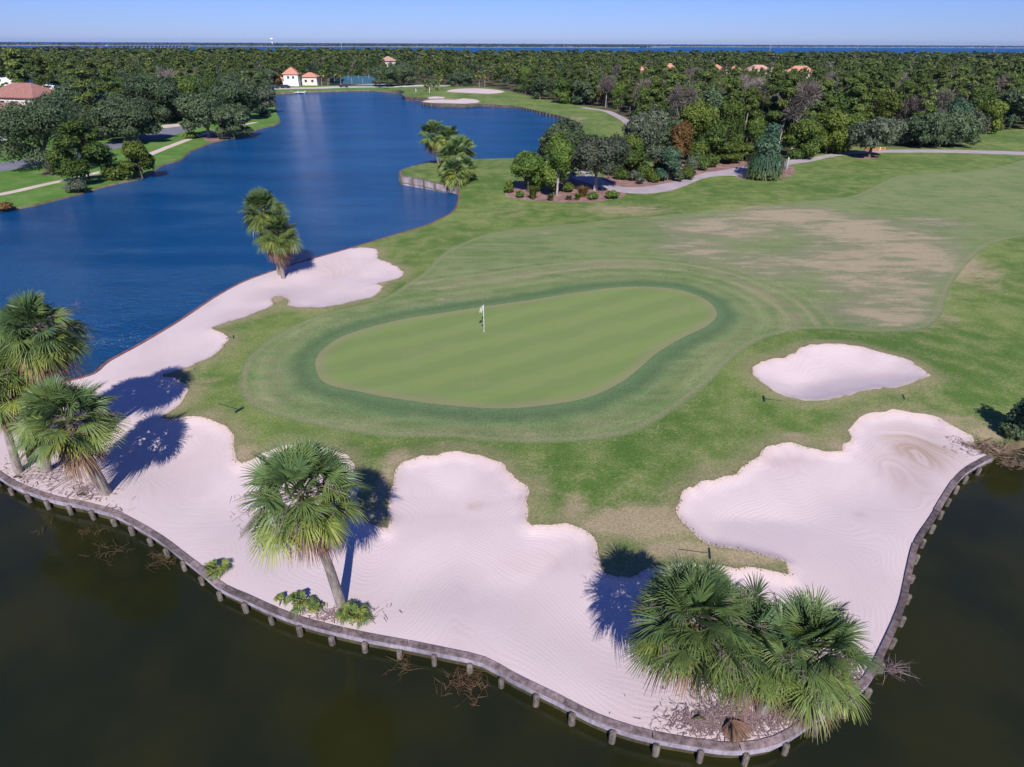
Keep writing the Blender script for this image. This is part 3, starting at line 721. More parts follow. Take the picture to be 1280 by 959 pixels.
def t_broad(seed, h=8.5, w=3.0, n=1800, size=.2, low=.3):
    r = np.random.default_rng(seed); lobes = [[0, 0, h * .72, w * .6, w * .6, h * .27]]
    for i in range(9):
        a = i * 2.4 + r.uniform(0, .8); f = r.random(); lobes.append([math.cos(a) * w * .55 * (1 - .4 * f), math.sin(a) * w * .55 * (1 - .4 * f), h * (low + (.8 - low) * f), w * r.uniform(.3, .45), w * r.uniform(.3, .45), h * r.uniform(.12, .2)])
    t = MB(); limbs(t, h, h * .02, lobes, r, 0, .3); c = MB(); leaf_cloud(c, lobes, n, size, r, shell=.4)
    return t, c

def t_bare(seed, h=10, w=2.8, n=800):
    r = np.random.default_rng(seed); lobes = [[0, 0, h * .75, w * .7, w * .7, h * .22]]
    for i in range(7):
        a = i * 2.4; f = r.random(); lobes.append([math.cos(a) * w * .5, math.sin(a) * w * .5, h * (.45 + .35 * f), w * .42, w * .42, h * .16])
    t = MB(); limbs(t, h, h * .014, lobes, r, 0, .4); c = MB(); twig_cloud(c, lobes, n, 1.1, r, w=.045)
    return t, c

def t_shrub(seed, h=2.0, w=1.6, n=700, size=.12):
    r = np.random.default_rng(seed); lobes = [[0, 0, h * .5, w * .7, w * .7, h * .45]]
    for i in range(5):
        a = i * 1.3; lobes.append([math.cos(a) * w * .5, math.sin(a) * w * .5, h * r.uniform(.25, .55), w * .42, w * .42, h * .3])
    t = MB(); t.tube([[0, 0, -.1], [0, 0, h * .4]], [.06, .03], 5); t.tube([[0, 0, 0], [w * .3, 0, h * .5]], [.04, .02], 4)
    c = MB(); leaf_cloud(c, lobes, n, size, r, shell=.3)
    return t, c

def t_grassclump(seed, h=1.2, w=.8, n=500):
    r = np.random.default_rng(seed); c = MB()
    a = r.uniform(0, 6.28, n); q = r.uniform(0, .35, n) * w; lean = r.uniform(.1, 1.0, n) * w; hh = h * r.uniform(.5, 1.05, n)
    b = np.column_stack([np.cos(a) * q, np.sin(a) * q, np.zeros(n)]); m = b + np.column_stack([np.cos(a) * lean * .35, np.sin(a) * lean * .35, hh * .7])
    e = b + np.column_stack([np.cos(a) * lean, np.sin(a) * lean, hh]); s = np.column_stack([-np.sin(a), np.cos(a), np.zeros(n)]) * .03
    V = np.stack([b - s, b + s, m + s, m - s, e + s * .2, e - s * .2], 1).reshape(-1, 3); i = np.arange(n) * 6
    F2 = np.concatenate([np.column_stack([i, i + 1, i + 2, i + 3]), np.column_stack([i + 3, i + 2, i + 4, i + 5])])
    c.add(V, F2, 0, np.tile(np.clip(r.normal(.5, .25, n), 0, 1), 2))
    return None, c

_mc = {}
def tmesh(key, fn, bark, leaf, **k):
    """(trunk mesh, crown mesh), built once per key"""
    if key not in _mc:
        t, c = fn(**k); _mc[key] = (t.mesh('trunk', bark) if t else None, c.mesh('crown', leaf))
    return _mc[key]
def jmesh(key, fn, bark, leaf, **k):
    """one joined mesh, built once per key, for trees too far off to show parts"""
    if key not in _mc:
        t, c = fn(**k); V, Fq, mi, var, sm = c.arrays(); mb = MB(); mb.add(V, Fq, 1, var)
        V, Fq, mi, var, sm = t.arrays(); mb.add(V, Fq, 0, var, True); _mc[key] = mb.mesh('tree', [bark, leaf])
    return _mc[key]

def plant(name, meshes, loc, label, cat='tree', sc=1.0, rz=0.0, group=None, parts=('trunk', 'crown')):
    r = empty(name, loc, rz, sc); tag(r, label, cat, group)
    for nm, me in zip(parts, meshes):
        if me is not None: link(nm, me, r)
    return r

# ------------------------------------------------------------------ sabal palms
def fan_leaf(mb, mbp, base, dirv, pet, blade, r, var, nseg=30, spread=1.9, droop=.45, wseg=.036):
    d = dirv / np.linalg.norm(dirv); up = np.array([0, 0, 1.0])
    side = np.cross(d, up); ns = np.linalg.norm(side)
    side = side / ns if ns > .15 else np.array([1.0, 0, 0]); nrm = np.cross(side, d)
    roll = r.normal(0, .55); s2 = side * math.cos(roll) + nrm * math.sin(roll); nrm = np.cross(s2, d); side = s2
    p1 = base + d * pet * .5 + up * .04; hub = base + d * pet - up * droop * .15 * pet
    mbp.tube([base, p1, hub], [.022, .016, .012], 3, 0, min(1, var + .2), cap=False)
    an = np.linspace(-spread, spread, nseg) + r.normal(0, .025, nseg)
    Ln = blade * (.62 + .38 * np.cos(an * .62)) * r.uniform(.9, 1.06, nseg)
    ca, sa = np.cos(an)[:, None], np.sin(an)[:, None]
    dirs = d * ca + side * sa + nrm * (.20 * np.abs(sa) - .10)
    dirs /= np.linalg.norm(dirs, axis=1)[:, None]; perp = np.cross(dirs, nrm); perp /= np.linalg.norm(perp, axis=1)[:, None]
    fs = np.array([0.0, .38, .72, 1.0]); wd = np.array([.008, wseg, wseg * .72, .004])
    g = r.uniform(.6, 1.4) * droop; rings = []
    tw = r.normal(0, .35, nseg)[:, None]; pr = perp * np.cos(tw) + nrm * np.sin(tw)
    for f, w_ in zip(fs, wd):
        c = hub + dirs * (Ln * f)[:, None] - up * (g * (Ln * f ** 2.6))[:, None] * .75
        rings.append(c - pr * w_); rings.append(c + pr * w_)
    V = np.stack(rings, 1).reshape(-1, 3); i = np.arange(nseg) * 8; Fq = np.concatenate([np.column_stack([i + 2*k, i + 2*k + 1, i + 2*k + 3, i + 2*k + 2]) for k in range(3)])
    vv = np.clip(var + r.normal(0, .06, nseg), 0, 1); mb.add(V, Fq, 0, np.concatenate([vv, vv + .03, vv + .14]).clip(0, 1))

def palm(name, base, top, R, label, seed, nleaf=44, nseg=30, ndead=14, stalks=14, trad=.17, group=None, boots=.5, shag=.6, yel=.0):
    """base, top: world points of the trunk foot and of the crown's centre"""
    nleaf = int(nleaf * (1.12 if nseg > 32 else 1.3)); r = np.random.default_rng(seed); root = empty(name, base); tag(root, label, 'palm tree', group)
    top = np.asarray(top) - np.asarray(base); H_ = top[2]
    tp = np.array([[0, 0, -.2], [0, 0, 0.1], [top[0] * .30, top[1] * .30, H_ * .35], [top[0] * .68, top[1] * .68, H_ * .68], [top[0], top[1], H_ - .1]])
    t = MB(); t.tube(tp, [trad * 1.35, trad * 1.15, trad, trad * .95, trad * .9], 12); t.build('trunk', M_ptrunk, root)
    # old leaf bases round the upper trunk
    bt = MB(); nb = int(40 * boots)
    for i in range(nb):
        f = 1 - .42 * boots * (i / max(nb, 1)); c = np.array([np.interp(f * H_, tp[:, 2], tp[:, k]) for k in (0, 1)] + [f * H_ - .15])
        a = i * 2.4; o_ = np.array([math.cos(a), math.sin(a), .0]); bt.tube([c + o_ * trad * .7, c + o_ * (trad + .10) + [0, 0, .16], c + o_ * (trad + .14) + [0, 0, .30]], [.07, .05, .02], 4, 0)
    if nb: bt.build('leaf_bases', M_boot, root)
    cb = MB(); cp = MB()
    for i in range(nleaf):
        f = (i + .5) / nleaf; el = math.radians(86 - (122 if nseg > 32 or nseg < 27 else 128) * f ** .85 + r.normal(0, 8)); el = max(el, math.radians(-20 if nseg > 32 else -60)); az = i * 2.39996 + r.normal(0, .15)
        d = np.array([math.cos(el) * math.cos(az), math.cos(el) * math.sin(az), math.sin(el)])
        pet = R * (.22 + .36 * r.random() ** .6) * (.7 if f < .2 else 1); blade = R * .46 * r.uniform(.85, 1.12)
        var = np.clip(.10 + .66 * max(0, f - .28) ** 1.0 + r.normal(0, .11) + yel, 0, 1)
        fan_leaf(cb, cp, top + d * .12 - [0, 0, .30 * f], d, pet, blade, r, var, nseg, 1.55 + .5 * r.random(), .20 + (.26 if nseg > 32 else .42) * f, wseg=.0225 * R / 2 * (36 / nseg) ** (.85 if nseg > 26 else 1.25))
    crown = cb.build('crown', M_palm, root); cp.build('leaf_stems', M_palm, crown)
    if ndead:
        db = MB(); dp = MB()
        for i in range(ndead):
            el = math.radians(r.uniform(-80, -12 if nseg > 32 else -38)); az = i * 2.39996 + r.uniform(0, .8); d = np.array([math.cos(el) * math.cos(az), math.cos(el) * math.sin(az), math.sin(el)])
            fan_leaf(db, dp, top + [0, 0, -.35], d, R * .38 * r.uniform(.7, 1.1), R * .42, r, r.uniform(.0, .9), 18, 1.1, 1.3, wseg=.035)
        db.build('dead_fronds', M_dead, root)
    if stalks:
        sb = MB()
        for i in range(stalks):
            el = math.radians(r.uniform(-25, 30)); az = r.uniform(0, 6.28); d = np.array([math.cos(el) * math.cos(az), math.cos(el) * math.sin(az), math.sin(el)])
            L_ = R * r.uniform(.75, 1.05); p = [top, top + d * L_ * .5 + [0, 0, .1], top + d * L_ - [0, 0, .35]]; sb.tube(p, [.018, .013, .006], 3)
            for j in range(16):
                f = r.uniform(.35, 1); q = top + d * L_ * f + [0, 0, .1 - .45 * max(0, f - .5)]; e = q + r.normal(0, .13, 3) - [0, 0, .06]; sb.tube([q, (q + e) / 2 + r.normal(0, .03, 3), e], [.011, .009, .005], 3, cap=False)
        sb.build('seed_stalks', M_stalk, root)
    return root

def palm_px(name, bpx, cpx, R, label, seed, dy=0.0, **k):
    b = P(*bpx); t = Pd(cpx[0], cpx[1], b[1] + dy); return palm(name, b, t, R, label, seed, **k)

palm_px('palm_tree', (427, 757), (376, 612), 2.1, 'lone palm with a bare leaning trunk on the foreground sand beside the seawall', 11, dy=-.9, nleaf=50, nseg=38, ndead=18, stalks=18)
gR = 'palms in the right foreground clump'
palm('palm_tree', P(905, 850), P(868, 770, z=4.6), 2.15, 'left and largest palm of the foreground clump, its shadow on the sand to its left', 21, nleaf=56, nseg=40, ndead=20, stalks=14, group=gR)
palm('palm_tree', P(930, 868), P(938, 800, z=3.9), 2.0, 'middle low palm squeezed between the two bigger crowns of the foreground clump', 22, nleaf=40, nseg=36, ndead=8, stalks=18, group=gR, boots=.3, yel=-.02)
palm('palm_tree', P(952, 888), P(1014, 808, z=4.1), 1.9, 'right palm of the foreground clump, overhanging the seawall', 23, nleaf=48, nseg=38, ndead=18, stalks=16, group=gR, yel=.0)
gL = 'palms in the clump at the left edge'
palm_px('palm_tree', (132, 616), (80, 520), 2.3, 'front palm of the left clump with a thick leaning trunk', 31, dy=-.6, nleaf=52, nseg=36, ndead=16, stalks=14, trad=.24, group=gL, boots=.9, yel=.06)
palm_px('palm_tree', (60, 588), (44, 408), 2.1, 'tallest palm of the left clump, its crown against the blue lake', 32, nleaf=46, nseg=30, ndead=12, group=gL)
palm_px('palm_tree', (40, 575), (22, 440), 1.95, 'palm crown just below the tallest one in the left clump', 33, nleaf=44, nseg=30, ndead=12, group=gL, yel=.04)
palm_px('palm_tree', (24, 590), (-8, 472), 2.1, 'palm cut by the left edge of the picture with a leaning trunk above the seawall', 34, nleaf=44, nseg=30, ndead=14, group=gL)
palm_px('palm_tree', (30, 560), (30, 500), 1.8, 'low palm crown behind the front palm of the left clump', 35, nleaf=40, nseg=28, ndead=10, group=gL, yel=.05)
gK = 'two palms on the lake shore'
palm_px('palm_tree', (354, 346), (346, 290), 2.25, 'lower palm with brown skirt and pale trunk on the sand by the lake', 41, nleaf=54, nseg=26, ndead=22, group=gK, stalks=8)
palm_px('palm_tree', (350, 343), (328, 260), 2.25, 'taller palm leaning left behind its lower twin on the lake shore', 42, nleaf=54, nseg=26, ndead=12, group=gK, stalks=8)
gC = 'palms on the grassy point in the lake'
for i, (b, c, R, lb) in enumerate([((548, 205), (541, 166), 2.9, 'dark-skirted palm leaning over the lake, leftmost on the walled point'), ((556, 212), (560, 172), 2.6, 'palm at the back top of the clump on the walled point'),
        ((566, 218), (576, 186), 2.8, 'palm on the right of the clump on the walled point'), ((563, 222), (564, 194), 2.7, 'palm in the heart of the clump on the walled point'),
        ((570, 231), (568, 212), 2.6, 'low stemless palm hanging over the end of the cove wall'), ((582, 226), (581, 208), 2.3, 'low palm at the right foot of the clump on the walled point')]):
    palm_px('palm_tree', b, c, R, lb, 50 + i, nleaf=50, nseg=18, ndead=18 if i in (0, 1, 2) else 4, stalks=4, group=gC, boots=.3, yel=.05)
gF = 'palms at the far green'
for i, (b, c) in enumerate([((599, 109), (599, 93)), ((606, 109), (606, 92)), ((550, 111), (549, 95)), ((372, 107), (372, 92)), ((402, 106.5), (402, 91)), ((410, 106.5), (411, 90)), ((418, 106.5), (419, 91)),
                             ((426, 106.5), (425, 92)), ((535, 114), (534, 104)), ((543, 113), (545, 105)), ((84, 166), (84, 128)), ((100, 175), (98, 158))]):
    lb = ['left palm of the pair behind the far bunkers', 'right palm of the pair behind the far bunkers', 'grey-green palm left of the far bunkers', 'slim palm beside the white lakeside building',
          'leftmost slim palm of the row before the tennis court', 'second slim palm of the row before the tennis court', 'third slim palm of the row before the tennis court', 'fourth slim palm of the row, next to the tennis court',
          'low palm left of the far green', 'low palm nearest the far green', 'bright palm beside the red-roofed house', 'short bright palm below the red-roofed house'][i]
    palm_px('palm_tree', b, c, 2.1 if i < 10 else 2.4, lb, 70 + i, nleaf=26, nseg=9, ndead=6, stalks=0, boots=0, yel=.1, group=gF if i < 10 else 'palms by the house')

# ------------------------------------------------------------------ hand-placed trees
def sized(px, top_y, w_px, tmpl_h, tmpl_w):
    """location and scale so that the tree fills the picture height and width at its base point"""
    b = P(*px); t = Pd(px[0], top_y, b[1]); h = t[2] - b[2]; d = (b - CAM) @ _f
    return b, (w_px / F * d / (2 * tmpl_w), w_px / F * d / (2 * tmpl_w), h / tmpl_h)

def hero(kind, name, px, top_y, w_px, label, seed, leafm, bark=M_bark, cat='tree', group=None, dense=1.0, fork=None, low=None):
    b = P(*px); d = float((b - CAM) @ _f)
    h = Pd(px[0], top_y, b[1])[2] - b[2]; w = w_px / F * d / 2
    r = random.Random(seed); sz = max(.12, min(.36, d * .0018)); n = int(dense * min(24000, 5.5 * (w * w * 2 + w * h * 2.4) / (sz * sz)))
    if kind == 'oak': t, c = t_oak(seed, h / .93, w / 1.0, n, sz, fork or .25, low if low is not None else .22)
    elif kind == 'pine': t, c = t_pine(seed, h, w, n, sz, low or .3)
    elif kind == 'broad': t, c = t_broad(seed, h / .98, w / .95, n, sz, low or .25)
    elif kind == 'bare': t, c = t_bare(seed, h / .98, w, int(n * .8))
    elif kind == 'shrub': t, c = t_shrub(seed, h / .95, w / .95, n, sz * .8)
    elif kind == 'clump': t, c = t_grassclump(seed, h, w, int(350 * dense))
    ms = (t.mesh('trunk', bark) if t else None, c.mesh('crown', leafm))
    return plant(name, ms, b, label, cat, group=group, parts=('trunk', 'crown') if kind not in ('shrub', 'clump') else ('stem', 'foliage'))

for i, (kd, nm, px, ty, wp, lb, lf, ex) in enumerate([
    # planted island left of the path
    ('oak', 'oak_tree', (700, 226), 151, 66, 'dark blue-green oak at the back of the mulched island in front of the lake', M_oak, {}),
    ('broad', 'magnolia_tree', (696, 245), 169, 46, 'bright green upright tree with a thin pale trunk in the mulched island', M_broad, dict(bark=M_greybark, low=.3)),
    ('broad', 'magnolia_tree', (660, 240), 190, 50, 'dense low green tree at the left end of the mulched island', M_broad, dict(low=.14)),
    ('oak', 'oak_tree', (744, 238), 170, 78, 'spreading oak with a forked pale trunk at the right end of the mulched island', M_greyg, dict(bark=M_greybark, fork=.3, low=.34)),
    # bed along the path
    ('oak', 'oak_tree', (800, 214), 140, 60, 'tall grey-green oak behind the path bed', M_greyg, dict(low=.15)),
    ('broad', 'broadleaf_tree', (785, 219), 168, 46, 'medium green round tree in front of the grey-green oak', M_broad, dict(low=.12)),
    ('broad', 'rust_leaved_tree', (846, 216), 153, 34, 'rust-brown tree among the green ones by the path', M_rust, dict(bark=M_greybark, low=.3)),
    ('broad', 'blue_green_shrub_tree', (834, 226), 184, 36, 'blue-green low tree in front of the rust-brown tree', M_blue, dict(low=.12)),
    ('broad', 'yellow_green_tree', (866, 205), 128, 62, 'big yellow-green tree rising behind the path bend', M_yel, dict(low=.15)),
    ('broad', 'broadleaf_tree', (884, 206), 152, 46, 'mid green tree right of the big yellow-green one', M_broad, dict(low=.15)),
    ('shrub', 'yellow_shrub', (858, 224), 208, 22, 'bright yellow-green shrub at the edge of the path', M_yel, {}),
    ('shrub', 'grey_shrub', (862, 218), 197, 18, 'round grey shrub behind the bright yellow shrub', M_greyg, {}),
    ('shrub', 'green_shrub', (877, 213), 194, 20, 'green shrub between the path and the yellow-green trees', M_broad, {}),
    ('broad', 'yellow_green_hedge', (903, 203), 178, 48, 'yellow-green thicket along the mulch, left part', M_yel, dict(low=.1)),
    ('broad', 'yellow_green_hedge', (930, 200), 180, 40, 'yellow-green thicket along the mulch next to the vine-draped tree', M_yel, dict(low=.1)),
    ('broad', 'broadleaf_tree', (1000, 197), 150, 56, 'green round tree right of the vine-draped tree', M_broad, dict(low=.1)),
    ('broad', 'yellow_green_tree', (1032, 192), 138, 54, 'yellow-green tree over the path right of the vine-draped tree', M_yel, dict(low=.1)),
    ('broad', 'broadleaf_tree', (1060, 188), 142, 44, 'green bushy tree left of the lone grey tree', M_broad, dict(low=.1)),
    ('oak', 'grey_crowned_tree', (1086, 196.5), 145, 64, 'lone grey-crowned tree standing in a mulch circle beside the path', M_greyg, dict(low=.28)),
    ('oak', 'oak_tree', (1150, 183.5), 137, 62, 'broad dark oak at the right forest edge, left of its twin', M_oak, dict(low=.1)),
    ('oak', 'oak_tree', (1190, 183), 140, 60, 'broad dark oak at the right forest edge with shade beneath', M_oak, dict(low=.1)),
    ('broad', 'blue_green_tree', (1183, 178), 124, 50, 'blue-green tree standing behind the two dark oaks', M_blue, dict(low=.2)),
    ('oak', 'oak_tree', (1212, 172), 140, 36, 'small grey-green oak beside the fairway strip at right', M_greyg, dict(low=.12)),
    ('oak', 'oak_tree', (1262, 160), 112, 60, 'dark oak at the right edge above the fairway strip', M_oak, dict(low=.1)),
    ('broad', 'broadleaf_tree', (1232, 168), 125, 40, 'mid green tree between the grey-green oak and the right edge', M_yel, dict(low=.15)),
    # left bank
    ('oak', 'oak_tree', (62, 213), 124, 108, 'big dark oak over the road at the left edge with a mulch ring', M_oak, dict(low=.1)),
    ('pine', 'green_lakeside_tree', (113, 228), 152, 82, 'bright green tree between the road and the lake at left', M_broad, dict(low=.12)),
    ('broad', 'olive_tree', (178, 222), 176, 44, 'olive-green small tree at the water edge at left', M_yel, dict(low=.12)),
    ('oak', 'oak_tree', (165, 178), 124, 84, 'dark oak behind the bright green lakeside tree', M_oak, dict(low=.14)),
    ('oak', 'oak_tree', (112, 168), 106, 78, 'grey-green oak above the road near the red-roofed house', M_oak, dict(low=.12)),
    ('oak', 'oak_tree', (262, 172), 117, 66, 'spreading oak beside the lake at the end of the footpath', M_oak, dict(low=.2, bark=M_greybark)),
    ('oak', 'oak_tree', (293, 172), 133, 52, 'low dark oak overhanging the lake next to the spreading one', M_oak, dict(low=.08)),
    ('oak', 'oak_tree', (300, 150), 97, 66, 'round oak behind the pair at the lake edge', M_oak, dict(low=.15)),
    ('oak', 'oak_tree', (330, 141), 108, 36, 'grey oak at the lake corner in the distance', M_greyg, dict(low=.15)),
    ('oak', 'oak_tree', (205, 153), 95, 72, 'large oak behind the road bend', M_oak, dict(low=.12)),
    ('broad', 'broadleaf_tree', (238, 150), 96, 50, 'green tree between two oaks behind the road bend', M_broad, dict(low=.12)),
    ('pine', 'pine_tree', (72, 148), 66, 36, 'tall dark pine behind the red-roofed house', M_pine, dict(low=.35)),
    ('pine', 'pine_tree', (40, 140), 60, 44, 'tall spreading pine at the left behind the pale blue house', M_pine, dict(low=.35)),
    ('pine', 'pine_tree', (8, 138), 58, 44, 'tall pine at the left edge of the picture', M_pine, dict(low=.35)),
    ('oak', 'oak_tree', (333, 108), 84, 34, 'dark round tree left of the white lakeside building', M_oak, dict(low=.1)),
    ('broad', 'rust_leaved_tree', (347, 108), 90, 13, 'small rust-coloured tree beside the white lakeside building', M_rust, {}),
    ('oak', 'oak_tree', (484, 108), 83, 44, 'dark round oak on the far shore right of the tennis court', M_oak, dict(low=.08)),
    ('oak', 'oak_tree', (505, 107), 80, 40, 'dark oak on the far shore beside the far green', M_oak, dict(low=.1)),
    ('oak', 'oak_tree', (575, 108), 90, 34, 'dark rounded tree behind the far bunkers', M_oak, dict(low=.1)),
    ('oak', 'oak_tree', (675, 124), 97, 28, 'dark round tree on the far fairway edge', M_oak, dict(low=.1)),
    ('broad', 'broadleaf_tree', (702, 129), 99, 28, 'bright green round tree on the far fairway edge', M_broad, dict(low=.1)),
    ('oak', 'oak_tree', (730, 131), 101, 36, 'dark round tree right of the bright one on the far fairway edge', M_oak, dict(low=.1)),
    ('bare', 'bare_tree', (757, 134), 92, 24, 'leafless pale-trunked tree at the far fairway edge', M_twig, dict(bark=M_greybark)),
    # undergrowth of the planted island and the shores
    ('clump', 'grass_clump', (666, 249), 233, 16, 'tall yellow-green grass clump at the left front of the mulched island', M_yel, {}),
    ('clump', 'grass_clump', (688, 251), 243, 10, 'small grass clump below the thin-trunked tree', M_yel, {}),
    ('shrub', 'yellow_shrub', (636, 241), 226, 14, 'yellow-green shrub at the left tip of the mulched island', M_yel, {}),
    ('shrub', 'yellow_shrub', (709, 240), 227, 18, 'yellow-green shrub right of the thin-trunked tree', M_yel, {}),
    ('shrub', 'yellow_shrub', (690, 240), 232, 10, 'small yellow-green shrub left of the thin trunk', M_yel, {}),
    ('clump', 'grass_clump', (728, 246), 233, 22, 'dry reddish grass clump below the spreading oak', M_rust, {}),
    ('shrub', 'green_shrub', (741, 249), 240, 16, 'low green shrub at the front of the mulched island', M_broad, {}),
    ('shrub', 'green_shrub', (765, 248), 238, 20, 'low green shrub at the right end of the mulched island', M_broad, {}),
    ('clump', 'grass_clump', (711, 250), 244, 10, 'small low grass clump at the front edge of the mulched island', M_greyg, {}),
    ('clump', 'grass_clump', (722, 250), 242, 10, 'small green grass clump beside the dry one', M_yel, {}),
    ('shrub', 'shore_shrub', (97, 240), 225, 30, 'wispy olive shrub on the left lake shore', M_greyg, {}),
    ('shrub', 'shore_shrub', (6, 262), 253, 24, 'dark reeds on the left lake shore at the picture edge', M_rust, {}),
    ('shrub', 'green_shrub', (240, 173), 165, 22, 'low green shrub under the spreading oak', M_broad, {}),
    ('shrub', 'green_shrub', (331, 146), 133, 18, 'pale green shrub at the lake corner', M_blue, {}),
]):
    ex = dict(ex); hero(kd, nm, px, ty, wp, lb, 200 + i, lf, cat='shrub' if kd in ('shrub',) else ('grass clump' if kd == 'clump' else 'tree'), **ex)

# tall pines standing in the first rows of the wood, and low shrubs in the bed along the path
for i, (px, ty, wp, lb, lf, kd, bk, lo) in enumerate([((812, 176), 98, 34, 'tall thin pine behind the grey-green oak of the path bed', M_pine, 'pine', M_greybark, .5), ((842, 178), 92, 38, 'tall pine rising behind the rust-brown tree', M_pine, 'pine', M_greybark, .45),
        ((902, 190), 96, 42, 'tall dark pine standing over the yellow-green thicket', M_pine, 'pine', M_greybark, .42), ((926, 187), 108, 34, 'slim pine left of the vine-draped tree', M_pine, 'pine', M_greybark, .5),
        ((972, 187), 92, 44, 'tall spreading pine right behind the vine-draped tree', M_pine, 'pine', M_greybark, .42), ((1016, 184), 100, 40, 'tall pine behind the round green tree by the path', M_pine, 'pine', M_greybark, .45),
        ((1052, 180), 90, 44, 'tallest pine between the round green tree and the lone grey tree', M_pine, 'pine', M_bark, .4), ((1112, 178), 104, 40, 'dark pine behind the lone grey-crowned tree', M_pine, 'pine', M_bark, .42),
        ((880, 192), 110, 36, 'dark green tree with a pale trunk in the shade right of the big yellow-green one', M_oak, 'broad', M_greybark, .45), ((1128, 179), 118, 34, 'bare twiggy tree left of the dark twin oaks', M_twig, 'bare', M_greybark, None),
        ((955, 180), 118, 34, 'leafless grey tree in the shade behind the vine-draped tree', M_twig, 'bare', M_greybark, None)]):
    hero(kd, {'pine': 'pine_tree', 'broad': 'broadleaf_tree', 'bare': 'bare_tree'}[kd], px, ty, wp, lb, 520 + i, lf, bark=bk, low=lo)
for i, (px, ty, wp, lb, lf) in enumerate([((776, 224), 210, 22, 'green shrub at the left end of the path bed', M_broad), ((792, 226), 213, 18, 'grey-green shrub below the round green tree of the path bed', M_greyg), ((806, 224), 205, 24, 'large green shrub in the middle of the path bed', M_broad),
        ((817, 228), 216, 16, 'low olive shrub in the path bed left of the blue-green tree', M_yel), ((824, 221), 198, 22, 'rusty shrub behind the blue-green tree of the path bed', M_rust), ((848, 227), 212, 14, 'dark shrub right of the blue-green tree', M_oak),
        ((889, 209), 192, 22, 'green shrub right of the grey round one along the mulch', M_broad), ((868, 212), 190, 26, 'dark shrub at the foot of the big yellow-green tree', M_oak), ((916, 204), 188, 24, 'yellow-green shrub between the two halves of the thicket', M_yel),
        ((800, 230), 221, 12, 'tiny shrub at the edge of the path left of the blue-green tree', M_greyg), ((767, 219), 200, 24, 'dark green shrub behind the spreading oak of the island', M_oak), ((650, 247), 238, 12, 'small green shrub at the left front of the island', M_broad),
        ((1010, 195), 182, 26, 'low green shrub at the foot of the round green tree', M_broad), ((1045, 190), 176, 26, 'low green shrub beside the path left of the lone grey tree', M_broad)]):
    hero('shrub', 'bed_shrub', px, ty, wp, lb, 560 + i, lf, cat='shrub')

# vine-draped tree
def vine_tree():
    b = P(953, 223); d = float((b - CAM) @ _f); h = Pd(953, 152, b[1])[2]; w = 22 / F * d
    r = np.random.default_rng(5); root = empty('vine_draped_tree', b); tag(root, 'tall narrow tree draped in blue-green vines above a skirt of drooping yellow-green leaves', 'tree')
    lobes = [[r.normal(0, .12) * w, r.normal(0, .12) * w, h * f, w * (1.0 - .62 * f) * r.uniform(.75, 1), w * (1.0 - .62 * f), h * .11] for f in np.linspace(.12, .88, 9)]
    lobes += [[w * .5, 0, h * .55, w * .3, w * .3, h * .1], [-w * .5, 0, h * .62, w * .3, w * .3, h * .1], [w * .15, 0, h * .9, w * .3, w * .3, h * .07]]
    t = MB(); t.tube([[0, 0, -.2], [.1, 0, h * .5], [0, 0, h * .9]], [.3, .2, .06], 7); t.build('trunk', M_greybark, root)
    c = MB(); leaf_cloud(c, lobes, 4200, .17, r, shell=.6); c.build('crown', M_blue, root)
    s = MB(); n = 900; a = r.uniform(0, 6.28, n); q = w * r.uniform(.7, 1.08, n); z = h * r.uniform(.12, .45, n); o = np.column_stack([np.cos(a), np.sin(a), np.zeros(n)])
    p0 = o * q[:, None] + np.column_stack([np.zeros(n), np.zeros(n), z]); p1 = p0 + o * .25 - np.column_stack([np.zeros((n, 2)), r.uniform(.5, 1.2, n)]); sd = np.column_stack([-o[:, 1], o[:, 0], np.zeros(n)]) * .07
    V = np.stack([p0 - sd * .4, p0 + sd * .4, p1 + sd, p1 - sd], 1).reshape(-1, 3); s.add(V, np.arange(4 * n).reshape(-1, 4), 0, np.clip(1.1 - z / (h * .42), 0, 1)); s.build('hanging_leaves', leaf_mat('hanging_vine', (.035, .075, .045), (.075, .125, .055), (.18, .20, .04)), root)
vine_tree()

